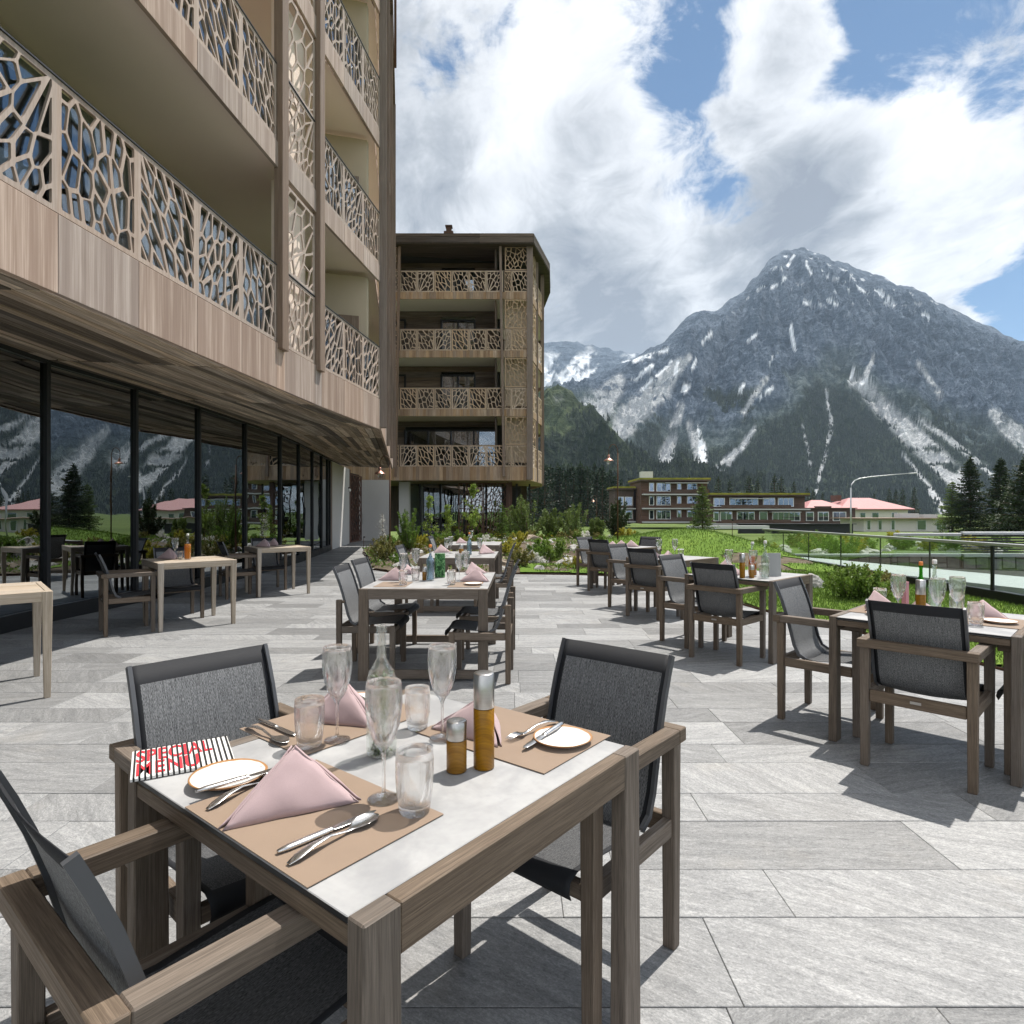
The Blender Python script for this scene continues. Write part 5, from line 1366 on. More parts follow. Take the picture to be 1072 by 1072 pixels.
place(lamp, (3.26, 19.0, gh(3.26, 19)), 0, 'copper bell lamp on a rusty pole rising by the boulders before the spruce wood', LG)
place(lamp, (7.0, 51.0, -.2), 0, 'small distant copper lamp seen against the dark spruce wood', LG)
def make_spot():
    r = empty('garden_light'); r['category'] = 'garden light'
    MB().tube([(0, 0, 0), (0, 0, .52)], .009, 8).build('pole', M['rust'], r)
    MB().tube([(0, 0, .50), (.0, -.05, .50)], .028, 10).build('lamp_head', M['mullion'], r); return r
sp = make_spot()
place(sp, (6.15, 17.2, gh(6.15, 17.2)), 0, 'thin rusty spotlight stake planted in the lawn mound')
place(sp, (-5.2, 21.6, 0), 1.0, 'thin rusty spotlight stake at the edge of the paved path')
wl = empty('wall_lamp', (-7.02, 26.6, 2.35)); tag(wl, 'little white lamp on the wall by the lattice door', 'lamp')
MB().box((-.02, 0, .05), (.05, .06, .1), None, .01).build('bracket', M['mullion'], wl); MB().lathe([(0, -.1), (.06, -.08), (.075, -.02), (.05, .03), (0, .04)], 16).build('globe', M['paper'], wl)

# ------------------------------------------------------------------ village
def facade(root, wall, x0, x1, y, zs, wins, m_wall, inv, rail=None):
    """front wall with window openings (frames, sills, panes) on each storey"""
    for k, (za, zb) in enumerate(zip(zs, zs[1:])):
        for (u0, u1) in wins[k]:
            xa, xb = x0 + (x1 - x0) * u0, x0 + (x1 - x0) * u1; h0, h1 = za + (zb - za) * .22, za + (zb - za) * .80
            f = MB(); f.box(((xa + xb) / 2, y - .03, (h0 + h1) / 2), (xb - xa + .2, .16, h1 - h0 + .2)); fo = f.build('window', M['white'], root); fo.matrix_parent_inverse = inv
            p = MB(); n = max(1, round((xb - xa) / 1.1)); w_ = (xb - xa) / n
            for i in range(n): p.box((xa + w_ * (i + .5), y - .115, (h0 + h1) / 2), (w_ - .09, .02, h1 - h0))
            p.build('pane', M['house_pane'], fo)
def chalet_hotel():
    r = empty('brown_hotel', (33, 133, -1)); tag(r, 'dark shingled apartment hotel of three floors under a flowering yellow roof', 'building'); inv = Matrix.Translation((-33, -133, 1))
    def P(b, n, m): o = b.build(n, m, r); o.matrix_parent_inverse = inv; return o
    b = MB(); b.box((34.2, 136, 3.4), (14, 12, 9.0)); b.box((24.6, 139, 2.6), (4.2, 8, 7.4)); P(b, 'wall', M['house_wood'])
    zs = [-.7, 2.25, 5.2, 8.0]
    facade(r, None, 27.2, 41.2, 130, zs, [((.13, .19), (.24, .44), (.55, .60), (.70, .84))] * 3, None, inv)
    facade(r, None, 22.5, 26.7, 135, [-.7, 2.25, 5.2], [((.15, .45), (.55, .9))] * 2, None, inv)
    for z in (2.1, 5.05, -.75):
        b = MB(); b.box((34.6, 129.2, z), (14.4, 1.6, .28)); P(b, 'balcony_band', M['band']); b = MB(); b.box((37.2, 128.6, z + .62), (8, .06, .85)); P(b, 'balcony_rail', M['house_wood'])
        if z < 4: b = MB(); b.box((24.6, 134.3, z), (4.6, 1.2, .28)); P(b, 'balcony_band', M['band'])
    b = MB(); b.box((34.2, 135.6, 8.02), (14.8, 13.4, .3)); b.box((24.5, 138.6, 6.45), (4.9, 9, .3)); rf = P(b, 'roof', M['house_wood'])
    b = MB(); b.box((34.2, 135.6, 8.36), (14.9, 13.5, .38)); b.box((24.5, 138.6, 6.77), (5.0, 9.1, .36)); b.build('roof_planting', M['roofgreen'], rf)
    b = MB(); b.box((29.6, 136, 9.3), (2.5, 2.2, 1.9)); b.build('chimney', M['concrete'], rf)
    b = MB(); b.box((36.5, 129.0, 7.45), (9.0, 1.2, .14)); P(b, 'awning', M['band'])
def terrace_hotel():
    r = empty('terraced_hotel', (52, 126, -1)); tag(r, 'lower brown hotel with glazed balconies and yellow planted roof behind the mound', 'building'); inv = Matrix.Translation((-52, -126, 1))
    def P(b, n, m): o = b.build(n, m, r); o.matrix_parent_inverse = inv; return o
    b = MB(); b.box((49.8, 131, 1.6), (19.2, 12, 6.0)); b.box((65, 131.5, .4), (11, 10, 3.4)); P(b, 'wall', M['house_wood'])
    zs = [-1.0, 1.95, 4.7]
    facade(r, None, 40.4, 59.3, 125, zs, [((.03, .08), (.10, .22), (.28, .46), (.52, .6), (.66, .95)), ((.03, .14), (.2, .5), (.56, .68), (.72, .88))], None, inv)
    facade(r, None, 59.8, 70, 126.5, [-1.0, 1.9], [((.06, .2), (.3, .5), (.6, .85))], None, inv)
    for z in (1.9, -1.05):
        b = MB(); b.box((50, 124.2, z), (19.6, 1.6, .26)); P(b, 'balcony_band', M['band']); b = MB(); b.box((49, 123.6, z + .55), (14, .06, .7)); P(b, 'balcony_rail', M['house_wood'])
    b = MB(); b.box((49.8, 130.6, 4.72), (20.2, 13.4, .28)); b.box((65, 131.2, 2.16), (11.2, 10.6, .16)); rf = P(b, 'roof', M['house_wood'])
    b = MB(); b.box((49.8, 130.6, 5.03), (20.3, 13.5, .36)); b.build('roof_planting', M['roofgreen'], rf)
    b = MB(); b.box((48, 124.0, 4.05), (7, 1.2, .13)); b.box((55, 124.0, 1.35), (6, 1.2, .13)); P(b, 'awning', M['band'])
def red_house():
    r = empty('red_roofed_house', (80, 142, -2)); tag(r, 'cream house with a broad hipped red metal roof', 'house'); inv = Matrix.Translation((-80, -142, 2))
    def P(b, n, m): o = b.build(n, m, r); o.matrix_parent_inverse = inv; return o
    b = MB(); b.box((83, 147.5, -.2), (15.2, 13, 4.4)); P(b, 'wall', M['houseplaster'])
    b = MB(); b.box((71.5, 146, -.3), (7.6, 10, 4.0)); P(b, 'timber_wall', M['house_wood'])
    facade(r, None, 75.4, 90.5, 141, [-2.2, 2.0], [((.28, .36), (.46, .56), (.76, .84))], None, inv)
    facade(r, None, 67.7, 75.2, 141, [-1.6, 1.5], [((.05, .3), (.45, .8))], None, inv)
    def hip(x0, x1, y0, y1, ze, zr, inset):
        V = [(x0, y0, ze), (x1, y0, ze), (x1, y1, ze), (x0, y1, ze), (x0 + inset, (y0 + y1) / 2, zr), (x1 - inset, (y0 + y1) / 2, zr), (x0, y0, ze - .25), (x1, y0, ze - .25), (x1, y1, ze - .25), (x0, y1, ze - .25)]
        return V, [[0, 1, 5, 4], [1, 2, 5], [2, 3, 4, 5], [3, 0, 4], [1, 0, 6, 7], [2, 1, 7, 8], [3, 2, 8, 9], [0, 3, 9, 6], [9, 8, 7, 6]]
    b = MB(); b.add(*hip(74.6, 91.6, 140, 155, 2.1, 4.75, 6)); b.add(*hip(67, 77.5, 140.4, 152, 2.16, 4.2, 4)); rf = P(b, 'roof', M['redroof'])
    b = MB(); b.box((76.3, 146, 4.6), (1.1, 1.1, 1.4)); b.box((77.9, 147, 4.7), (.9, .9, 1.4)); b.build('chimney', M['door'], rf)
    b = MB(); b.box((71, 140.8, 2.35), (3.2, 1.6, .7)); b.build('dormer', M['house_wood'], rf)
def low_house():
    r = empty('low_pavilion', (66, 112, -2)); tag(r, 'long low cream pavilion with flat roof in front of the red roof', 'building'); inv = Matrix.Translation((-66, -112, 2))
    def P(b, n, m): o = b.build(n, m, r); o.matrix_parent_inverse = inv; return o
    b = MB(); b.box((71.4, 115, -1.1), (16, 8, 2.5)); P(b, 'wall', M['houseplaster'])
    facade(r, None, 63.6, 79.2, 111, [-2.4, .4], [((.02, .06), (.15, .19), (.30, .34), (.60, .70), (.82, .93))], None, inv)
    b = MB(); b.box((70.6, 114.4, .22), (18.4, 9.6, .18)); rf = P(b, 'roof', M['post']); b = MB(); b.box((73.6, 115, .72), (3.4, 2, .8)); b.box((77.6, 115, .62), (2.4, 2, .6)); b.build('roof_unit', M['concrete'], rf)
chalet_hotel(); terrace_hotel(); red_house(); low_house()
b = MB(); b.box((42.3, 92, -1.15), (17, .5, 1.4)); b.box((42.3, 91.7, -.40), (17.4, 1.1, .10)); tag(b.build('retaining_wall', M['mullion']), 'long dark retaining wall below the brown hotels', 'wall')
b = MB(); b.box((24.5, 70, -.35), (9, 1.2, .35)); tag(b.build('concrete_ledge', M['concrete']), 'pale concrete ledge behind the grass mound', 'wall')
sl_ = empty('street_light', (38.5, 70, -1.5)); tag(sl_, 'tall galvanised street light with a long arching arm by the red roof', 'street light')
MB().tube([(0, 0, 0), (0, 0, 5.6)], [.10, .075], 10).build('pole', M['galv'], sl_)
arc = [(0, 0, 5.55), (.08, 0, 6.0), (.45, 0, 6.45), (1.0, 0, 6.68), (2.2, 0, 6.86), (4.5, 0, 7.08), (6.6, 0, 7.26)]
MB().tube(arc, [.075, .07, .065, .06, .055, .05, .045], 10).build('arm', M['galv'], sl_)
MB().box((7.05, 0, 7.28), (.95, .24, .14), Matrix.Rotation(-.08, 4, 'Y'), .04).build('lamp_head', M['galv'], sl_)

# ------------------------------------------------------------------ trees
rs = random.Random(12)
ps = [conifer('spruce_tree', 15, 3.0, 100 + i, M['sprucedark'], 22, .55, .04, .1, .9, 1.5) for i in range(3)]
for p in ps: p['category'] = 'tree'
wood_pts = []
for i in range(46):
    px = 556 + 104 * (i + rs.uniform(-.4, .4)) / 46; Y = rs.choice((150, 165, 182, 200)) + rs.uniform(-6, 6); wood_pts.append((px, Y))
for i, (px, Y) in enumerate(sorted(wood_pts, key=lambda q: -q[1])):
    topy = interp([(556, 486), (590, 489), (615, 486), (640, 494), (660, 512)], px) + rs.uniform(-3, 7); zt = CH + (536 - topy) * Y / F; hgt = zt + 2.2
    o = place(ps[i % 3], ((px - 536) / F * Y, Y, -2.2), rs.uniform(0, 6), 'tall dark spruce in the dense wood behind the hotel wing', 'spruces of the dark wood', (1.0 * hgt / 15, 1.0 * hgt / 15, hgt / 15))
pv = [conifer('spruce_tree', 11, 2.4, 130 + i, M['spruce'], 20, .7, .05, .2, .9, 1.3) for i in range(3)]
for i, (px, ty, Y) in enumerate(((752, 500, 165), (764, 503, 172), (784, 499, 168), (793, 502, 175), (811, 497, 165), (818, 500, 178), (831, 505, 170), (845, 511, 180), (851, 514, 176), (722, 498, 180), (861, 516, 185))):
    h_ = CH + (536 - ty) * Y / F + 2; place(pv[i % 3], ((px - 536) / F * Y, Y, -2), i * 1.7, 'dark spruce standing behind the brown hotels', 'spruces behind the brown hotels', h_ / 11)
for i, (px, ty, Y) in enumerate(((931, 512, 190), (938, 514, 186), (945, 512, 192), (957, 511, 184), (915, 517, 195))):
    h_ = CH + (536 - ty) * Y / F + 2; place(pv[i % 3], ((px - 536) / F * Y, Y, -2), i * 2.1, 'dark spruce standing behind the red roofed house', 'spruces behind the red roof', h_ / 11)
big = conifer('spruce_tree', 7.8, 2.3, 151, M['spruce'], 46, 4.0, .05, .15, .7, .50); place(big, (44.6, 60, -1.2), 0, 'slender spruce with open crown, taller of the pair past the pavilion')
t2 = conifer('spruce_tree', 7.6, 2.2, 152, M['spruce'], 44, 4.0, .05, .2, .7, .50); place(t2, (46.0, 58, -1.2), 1., 'slender spruce with open crown, shorter of the pair past the pavilion')
t3 = conifer('spruce_tree', 5.6, 2.0, 153, M['pine'], 26, 2.2, .05, .2, .8, .6); place(t3, (43.6, 61, -1.2), 2., 'broad pale green conifer at the foot of the slender spruces')
t4 = conifer('spruce_tree', 6.9, 3.3, 154, M['spruce'], 42, 5.0, .04, .1, .65, .40); place(t4, (38.2, 45, -.9), 0, 'wide dark spruce beside the slatted parapet, cut by the picture edge')
for i, (x, y, s) in enumerate(((52, 50, 1.2), (60, 58, 1.35), (47, 36, 1.1), (70, 64, 1.3))): place(pv[i % 3], (x, y, -1.5), i, 'spruce beyond the pavilion outside the picture', 'spruces past the parapet', s)
cp = conifer('pine_tree', 3.5, 1.25, 155, M['pine'], 22, 2.0, .03, .12, .62, .75); place(cp, (13.9, 45, -.2), 0, 'bushy dark green pine in front of the brown hotel')

# ------------------------------------------------------------------ shrubs and boulders in the bed behind the terrace
def plant(o, x, y, label, group=None, rz=0, s=None): return place(o, (x, y, gh(x, y) - .01), rz, label, group, s)
BED = 'the bed behind the terrace'
plant(bushy('yew_bush', 1.30, .42, 1, M['thuja'], 3400, 15, .075, .010, 1.3), -3.0, 18.0, 'dense upright yellow green yew beside the copper lamp pole')
plant(bushy('round_shrub', .62, .50, 2, M['olive'], 2600, 18, .06, .012, .5), -3.38, 16.3, 'low rounded olive brown shrub at the terrace corner')
plant(sapling('birch_sapling', 1.95, 3, M['sapling'], 1100, .062, .48), -1.30, 20.0, 'light leaved birch sapling, fullest of the three before the porch', 'birch saplings')
plant(sapling('birch_sapling', 1.9, 4, M['sapling'], 700, .062, .38), -2.93, 22.0, 'thin birch sapling in front of the dark entrance glass', 'birch saplings')
plant(sapling('birch_sapling', 1.85, 5, M['sapling'], 800, .065, .46), -2.55, 24.0, 'birch sapling standing deepest in the bed', 'birch saplings')
plant(sapling('flowering_sapling', 1.25, 6, M['flower'], 260, .035, .30), -4.0, 19.0, 'slim sapling with pale blossom by the white pier')
plant(conifer('column_juniper', 1.30, .26, 7, M['thuja'], 22, 1.2, .03, .05, .45, 1.2), -.34, 20.5, 'narrow upright juniper between the birch saplings and pines')
PB = [('thickset', 554, 25, 1.75, .80), ('slim', 579, 26, 1.35, .50), ('broad round', 600, 26, 1.5, .82), ('half hidden', 535, 27, 1.5, .62), ('small', 626, 24, .85, .34), ('bluish upright', 646, 23, 1.45, .55)]
for i, (w_, px, Y, h_, r_) in enumerate(PB):
    where = ('under the corner of the wing', 'between two larger pines', 'before the spruce wood', 'below the wing balcony', 'left of the copper lamp pole', 'at the foot of the copper lamp pole')[i].replace('left of', 'next to')
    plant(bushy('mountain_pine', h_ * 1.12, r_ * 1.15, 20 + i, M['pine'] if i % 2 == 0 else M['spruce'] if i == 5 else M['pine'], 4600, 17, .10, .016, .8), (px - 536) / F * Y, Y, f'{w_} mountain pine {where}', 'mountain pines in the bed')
plant(bushy('low_shrub', .52, .48, 31, M['shrub'], 2200, 16, .055, .015, .5), 1.1, 16.0, 'leafy bright green shrub spreading over the stones')
plant(bushy('yellow_shrub', .30, .28, 32, M['yellow'], 1400, 14, .035, .010, .6), 1.42, 14.5, 'small yellow green shrub at the terrace edge')
plant(bushy('boxy_shrub', .56, .52, 33, M['shrub'], 6000, 44, .042, .015, .35), 5.28, 9.5, 'dense dark green shrub on the lawn beside the white boulder')
plant(bushy('boxy_shrub', .46, .42, 34, M['olive'], 3600, 34, .042, .015, .35), 5.80, 9.9, 'smaller green shrub tucked behind the dense dark one')
sh = [bushy('ground_shrub', .30, .26, 40 + i, m_, 900, 10, .05, .012, .5) for i, m_ in enumerate((M['shrub'], M['thuja'], M['olive'], M['yellow'], M['flower']))]
rr_ = random.Random(77); spots = []
while len(spots) < 95:
    x, y = rr_.uniform(-4.6, 5.0), rr_.uniform(14.0, 28)
    if inside(x, y, GARDEN) and not is_lawn(x, y) and inside(x - .35, y, GARDEN) and inside(x, y - .25, GARDEN): spots.append((x, y))
for i, (x, y) in enumerate(spots):
    q = i % 5; s_ = rr_.uniform(.7, 1.7) * (.6 if q == 4 else 1)
    plant(sh[q], x, y, ('small leafy green shrub', 'small feathery green shrub', 'small olive green shrub', 'small yellow green shrub', 'small white flowering clump')[q] + ' among the stones behind the terrace', ('leafy', 'feathery', 'olive', 'yellow', 'white')[q] + ' ground shrubs of the bed', rr_.uniform(0, 6), s_)
rk = [make_rock(i, M['rock']) for i in range(5)]; rb_ = make_rock(9, M['rock_brown'])
plant(rb_, .72, 22.0, 'large rusty brown boulder in the middle of the bed', None, .4, (.62, .5, .45))
place(copy_tree(rk[0]), (1.35, 15.2, gh(1.35, 15.2) + .05), .5, 'broad whitish boulder above the small yellow shrub', None, (.34, .26, .22))
place(copy_tree(rk[1]), (5.32, 11.0, gh(5.32, 11.0) + .06), .3, 'rugged white boulder on the lawn behind the grey menu stand', None, (.27, .25, .32))
n = 0; k = 0
while n < 165:
    x, y = rr_.uniform(-4.6, 5.0), rr_.uniform(14.0, 27.5)
    if not (inside(x, y, GARDEN) and not is_lawn(x, y) and inside(x - .25, y, GARDEN) and inside(x, y - .2, GARDEN)): continue
    s_ = rr_.choice((.07, .09, .12, .16, .20, .26)) * rr_.uniform(.85, 1.25); br = n % 7 == 3
    plant(rb_ if br else rk[n % 5], x, y, 'rusty brown stone lying in the bed behind the terrace' if br else 'pale limestone lump lying in the bed behind the terrace', 'brown stones of the bed' if br else 'pale stones of the bed', rr_.uniform(0, 6), (s_ * rr_.uniform(.9, 1.5), s_, s_ * rr_.uniform(.7, 1.1))); n += 1
for i in range(34):
    Y = rr_.uniform(27, 40); x = Y * rr_.uniform(.16, .27); s_ = rr_.uniform(.16, .42)
    plant(rk[i % 5], x, Y, 'pale stone in the rockery behind the grass mound', 'rockery stones behind the mound', rr_.uniform(0, 6), (s_ * 1.3, s_, s_))
    if i % 2 == 0: plant(sh[(i // 2) % 4], x + .6, Y + .4, 'low shrub in the rockery behind the grass mound', 'rockery shrubs behind the mound', i, 1.8)
for i in range(44):
    x = rr_.uniform(11.4, 22); Y = rr_.uniform(24.5, 32); s_ = rr_.uniform(.15, .40)
    place(rk[i % 5], (x, Y, -.33), rr_.uniform(0, 6), 'pale stone in the planted bank beyond the ramp', 'stones beyond the ramp', (s_ * 1.3, s_, s_))
    place(sh[i % 4], (x + rr_.uniform(-1, 1), Y + rr_.uniform(-.5, 1.), -.36), i, 'low shrub in the planted bank beyond the ramp', 'shrubs beyond the ramp', rr_.uniform(1.2, 2.8))

# creeping herbs between the stones: nobody could count them
gcr = np.random.default_rng(31); GP = []
while len(GP) < 9000:
    cx, cyy = gcr.uniform(-5.2, 5.2), gcr.uniform(13.7, 29)
    if mnoise.noise(Vector((cx * .7, cyy * .7, 2))) < -.12: continue
    for q in range(14):
        x, y = cx + gcr.normal() * .16, cyy + gcr.normal() * .16
        if inside(x, y, GARDEN) and not is_lawn(x, y): GP.append((x, y, gh(x, y) + gcr.uniform(0, .05)))
GP = np.array(GP); nn = len(GP)
fast_mesh('ground_cover', needles(GP, unit(gcr.normal(size=(nn, 3)) * .7 + np.array([0, 0, .8])), gcr.uniform(.05, .12, nn), gcr.uniform(.012, .028, nn), gcr), 4, gcr.random((nn, 2)), M['shrub'], kind='stuff')

# ------------------------------------------------------------------ tables and chairs
A51 = rad(51.5)
cer = make_table(.90, .90); lng = make_table(1.05, 1.45, .75, 'ceramic', True); tk = make_table(.86, .86, .79, 'teak')
arm = make_armchair(); sidec = make_sidechair()
TG, LGp, WG = 'square tables with grey tops', 'long tables in the middle row', 'teak tables along the window'
place(cer, (-.295, 1.559, 0), A51, 'square table with grey top carrying the striped menu and herb filled bottle', TG)
T2c, T3c, T4c, T5c = (2.545, 3.705), (2.375, 6.19), (2.21, 8.50), (2.02, 11.1)
place(cer, (*T2c, 0), rad(44.4), 'square grey topped table with a pink packet, by the lawn', TG)
place(cer, (*T3c, 0), rad(43), 'square grey topped table with an upright grey menu, by the lawn', TG)
place(cer, (*T4c, 0), rad(43), 'square grey topped table with two goblets and a tumbler before the mound', TG)
place(cer, (*T5c, 0), rad(43), 'square grey topped table nearest the boulder bed, napkins only', TG)
place(lng, (-.71, 5.72, 0), rad(-1), 'long table with floor beams and a green leaf print card', LGp)
place(lng, (-.75, 9.10, 0), rad(-1), 'long table with floor beams, second in the middle row', LGp)
place(lng, (-.75, 12.35, 0), rad(-1), 'long table with floor beams, beside the planting bed', LGp)
W8, W9, W10 = (-4.01, 4.60), (-3.995, 7.62), (-3.99, 10.47)
place(tk, (*W8, 0), rad(42), 'bare all teak table in front of the first window panes', WG)
place(tk, (*W9, 0), rad(41.8), 'all teak table with an orange juice bottle by the windows', WG)
place(tk, (*W10, 0), rad(37), 'all teak table with two napkins, last along the windows', WG)
def face(fx, fy): return math.atan2(-fx, fy)     # chair local +y looks along (fx, fy)
CG = 'armchairs with charcoal slings'; SG = 'armless chairs at the long tables'
def chair(p, x, y, f, label, g=CG): return place(p, (x, y, 0), face(*f), label, g)
chair(arm, -.571, 1.21, (.633, .775), 'armchair seen from behind its sling, pushed under the striped menu table, cut by the frame')
chair(arm, -.79, 1.825, (.75, -.66), 'armchair facing us across the striped menu, at the table corner')
chair(arm, .160, 1.918, (-.65, -.76), 'armchair behind the two wooden mills at the striped menu table')
chair(arm, 2.27, 3.36, (.72, .70), 'armchair with its back to us at the pink packet table')
chair(arm, 2.14, 4.09, (.70, -.71), 'armchair side on, between the pink packet table and the menu stand table')
chair(arm, 2.92, 3.25, (-.70, .71), 'armchair cut by the picture edge at the pink packet table')
chair(arm, 2.05, 5.84, (.73, .68), 'armchair with its back to us at the grey menu stand table')
chair(arm, 1.95, 6.56, (.68, -.73), 'armchair turned to the grey menu stand table from its far corner')
chair(arm, 1.88, 8.16, (.73, .68), 'armchair with its back to us at the table before the mound')
chair(arm, 1.76, 8.90, (.68, -.73), 'armchair turned sideways at the table before the mound')
chair(arm, 1.69, 10.76, (.73, .68), 'armchair with its back to us at the table nearest the boulder bed')
chair(arm, 1.58, 11.52, (.68, -.73), 'armchair turned sideways at the table nearest the boulder bed')
chair(arm, 2.42, 11.55, (-.73, -.68), 'armchair on the lawn side of the table nearest the boulder bed')
chair(arm, -4.43, 7.13, (.78, .63), 'armchair in profile at the orange juice table')
chair(arm, -4.34, 8.0, (.667, -.745), 'armchair with its back to the windows at the orange juice table')
chair(arm, -4.42, 10.02, (.80, .60), 'armchair in profile at the last window table')
chair(arm, -4.32, 10.92, (.60, -.80), 'armchair with its back to the windows at the last window table')
chair(sidec, -1.21, 5.45, (1, -.03), 'armless chair, nearer of two on the hotel side of the leaf card table', SG)
chair(sidec, -1.24, 6.20, (1, -.10), 'armless chair, farther of two on the hotel side of the leaf card table', SG)
chair(sidec, -.27, 5.17, (-1, .05), 'armless chair, nearer of two on the lawn side of the leaf card table', SG)
chair(sidec, -.25, 5.95, (-1, .05), 'armless chair, farther of two on the lawn side of the leaf card table', SG)
chair(sidec, -1.30, 8.75, (1, -.05), 'armless chair on the hotel side of the second long table', SG)
chair(sidec, -.28, 8.60, (-1, .05), 'armless chair, nearer of two on the lawn side of the second long table', SG)
chair(sidec, -.26, 9.35, (-1, .05), 'armless chair, farther of two on the lawn side of the second long table', SG)
chair(sidec, -1.30, 12.1, (1, -.05), 'armless chair at the long table beside the planting bed', SG)

# ------------------------------------------------------------------ table ware
gob, tum, plt = make_goblet(), make_tumbler(), make_plate(); pmat = make_placemat()
kn, fk, spn = cutlery('knife'), cutlery('fork'), cutlery('spoon')
naps = [make_napkin(.265, .122, .16, i) for i in range(4)]
def on(proto, px, py, z, label, group, rz=0., s=None, dz=0.):
    x, y = at(px, py, z); return place(proto, (x, y, z + dz), rz, label, group, s)
ZT = .7495
N_, GL, TU = 'pink folded napkins', 'wine glasses', 'tumblers'
T1 = 'striped menu table'
# placemats
for (x, y, rz, lb) in ((-.4165, 1.288, rad(141.5), 'tan placemat in front of the big folded napkin on the striped menu table'), (-.520, 1.850, A51, 'tan placemat before the armchair facing us, by the bottle of herbs'), (.0, 1.734, rad(141.5), 'tan placemat under the speckled plate beside the mills')):
    place(pmat, (x, y, ZT), rz, lb, 'tan placemats')
place(naps[0], (-.446, 1.262, ZT + .0025), rad(27), 'large pink napkin pyramid with a long crease, next to the knife and spoon', N_)
place(naps[1], (-.515, 1.80, ZT + .0025), rad(-14), 'pink napkin pyramid behind the wine glass by the herb bottle', N_, .92)
place(naps[2], (-.135, 1.70, ZT + .0025), rad(-36), 'pink napkin pyramid half hidden behind the tall mill', N_, .90)
on(gob, 353, 775.7, ZT, 'wine glass between the tumbler and the bottle of herbs', GL, 0, None, .0025)
on(gob, 463, 773.8, ZT, 'wine glass in front of the napkin behind the mills', GL, 1, None, .0025)
on(gob, 401.7, 838, ZT, 'wine glass right before the bottle of herbs'.replace('right ', 'standing '), GL, 2, None, .0025)
on(tum, 324, 782, ZT, 'tumbler behind the large napkin pyramid, by its apex', TU, 0, 1.02, .0025)
on(tum, 437, 763, ZT, 'tumbler behind the small mill and the herb bottle', TU, 1, .95, .0025)
on(tum, 434, 851, ZT, 'tumbler at the placemat corner beside the spoon bowl', TU, 2, 1.04, .0025)
place(make_bottle(M['bottle'], None, .60, None, True), (*at(399.5, 789.5, ZT), ZT), 0, 'clear bottle of water filled with green herbs and white blossoms')
ml_s, ml_t = make_mill(.122), make_mill(.232, .0255, .63)
on(ml_s, 478, 806.5, ZT, 'short wooden mill with steel top beside a tall one', 'wooden mills')
on(ml_t, 506.6, 803, ZT, 'tall wooden mill with steel top before the pink napkin', 'wooden mills')
on(plt, 239, 817, ZT, 'speckled plate with a butter knife next to the striped menu', 'speckled side plates', 0, 1., .001)
on(plt, 588.7, 777, ZT, 'speckled plate by the table edge, fork and knife leaning on it', 'speckled side plates', 2, .95, .0025)
on(plt, 377, 737, ZT, 'speckled plate behind the bottle of herbs', 'speckled side plates', 1, .9, .0025)
def cut(p, h, t, z, label, tilt=0.):
    a, b = at(*h, z), at(*t, z); o = place(p, (*a, z), math.atan2(b[1] - a[1], b[0] - a[0]), label, 'cutlery')
    if tilt: o.rotation_euler = (0, tilt, o.rotation_euler[2])
    return o
zc = ZT + .0026
cut(kn, (290.5, 894.6), (400.6, 848), zc, 'steel table knife lying beside the spoon on the tan placemat')
cut(spn, (301.7, 906.8), (402.5, 852), zc, 'steel soup spoon whose bowl points at the tumbler')
cut(fk, (217, 849), (300, 806), zc, 'steel fork poking out under the large napkin')
cut(kn, (204.7, 831), (275, 811), ZT + .017, 'steel butter knife across the plate near the striped menu')
cut(spn, (258, 762), (312, 785), zc, 'steel spoon on the placemat near the menu card')
cut(kn, (269, 754), (322, 777), zc, 'steel knife on the placemat near the menu card')
cut(kn, (590.6, 757.4), (534.6, 789), ZT + .0165, 'steel knife leaning on the plate beside the mills', .045)
cut(fk, (583, 756), (528, 777), ZT + .006, 'steel fork lying beyond the knife near the mills')
cut(kn, (372, 728), (386, 738), ZT + .017, 'steel knife on the plate behind the herb bottle')
# striped menu card
mc = [at(134.8, 788, .757), at(236.5, 773, .757), at(246, 796, .757), at(136, 816.5, .757)]
ax = Vector((mc[2][0] - mc[3][0], mc[2][1] - mc[3][1])); mrz = math.atan2(ax.y, ax.x); mw = ax.length; mh = (Vector(mc[0]) - Vector(mc[3])).length
mo = empty('menu_card', (*mc[3], ZT + .0005), mrz); tag(mo, 'white menu card with black stripes and red lettering at the table corner', 'menu')
MB().box((mw / 2, mh / 2, .004), (mw, mh, .008), None, .001).build('card', M['paper'], mo)
st = MB(); ns = 19
for i in range(ns): st.box((mw * (i + .62) / ns, mh / 2, .0051), (mw / ns * .33, mh + .0008, .0104), None, 0)
st.build('stripes', M['black'], mo)
text_mesh('SPECIAL', mh * .60, 'lettering', M['red'], mo, (mw * .04, mh * .53, .0094), (0, 0, 0), .0015, .0002, mw * .76)
text_mesh('MENU', mh * .60, 'lettering', M['red'], mo, (mw * .04, mh * .06, .0094), (0, 0, 0), .0015, .0002, mw * .60)

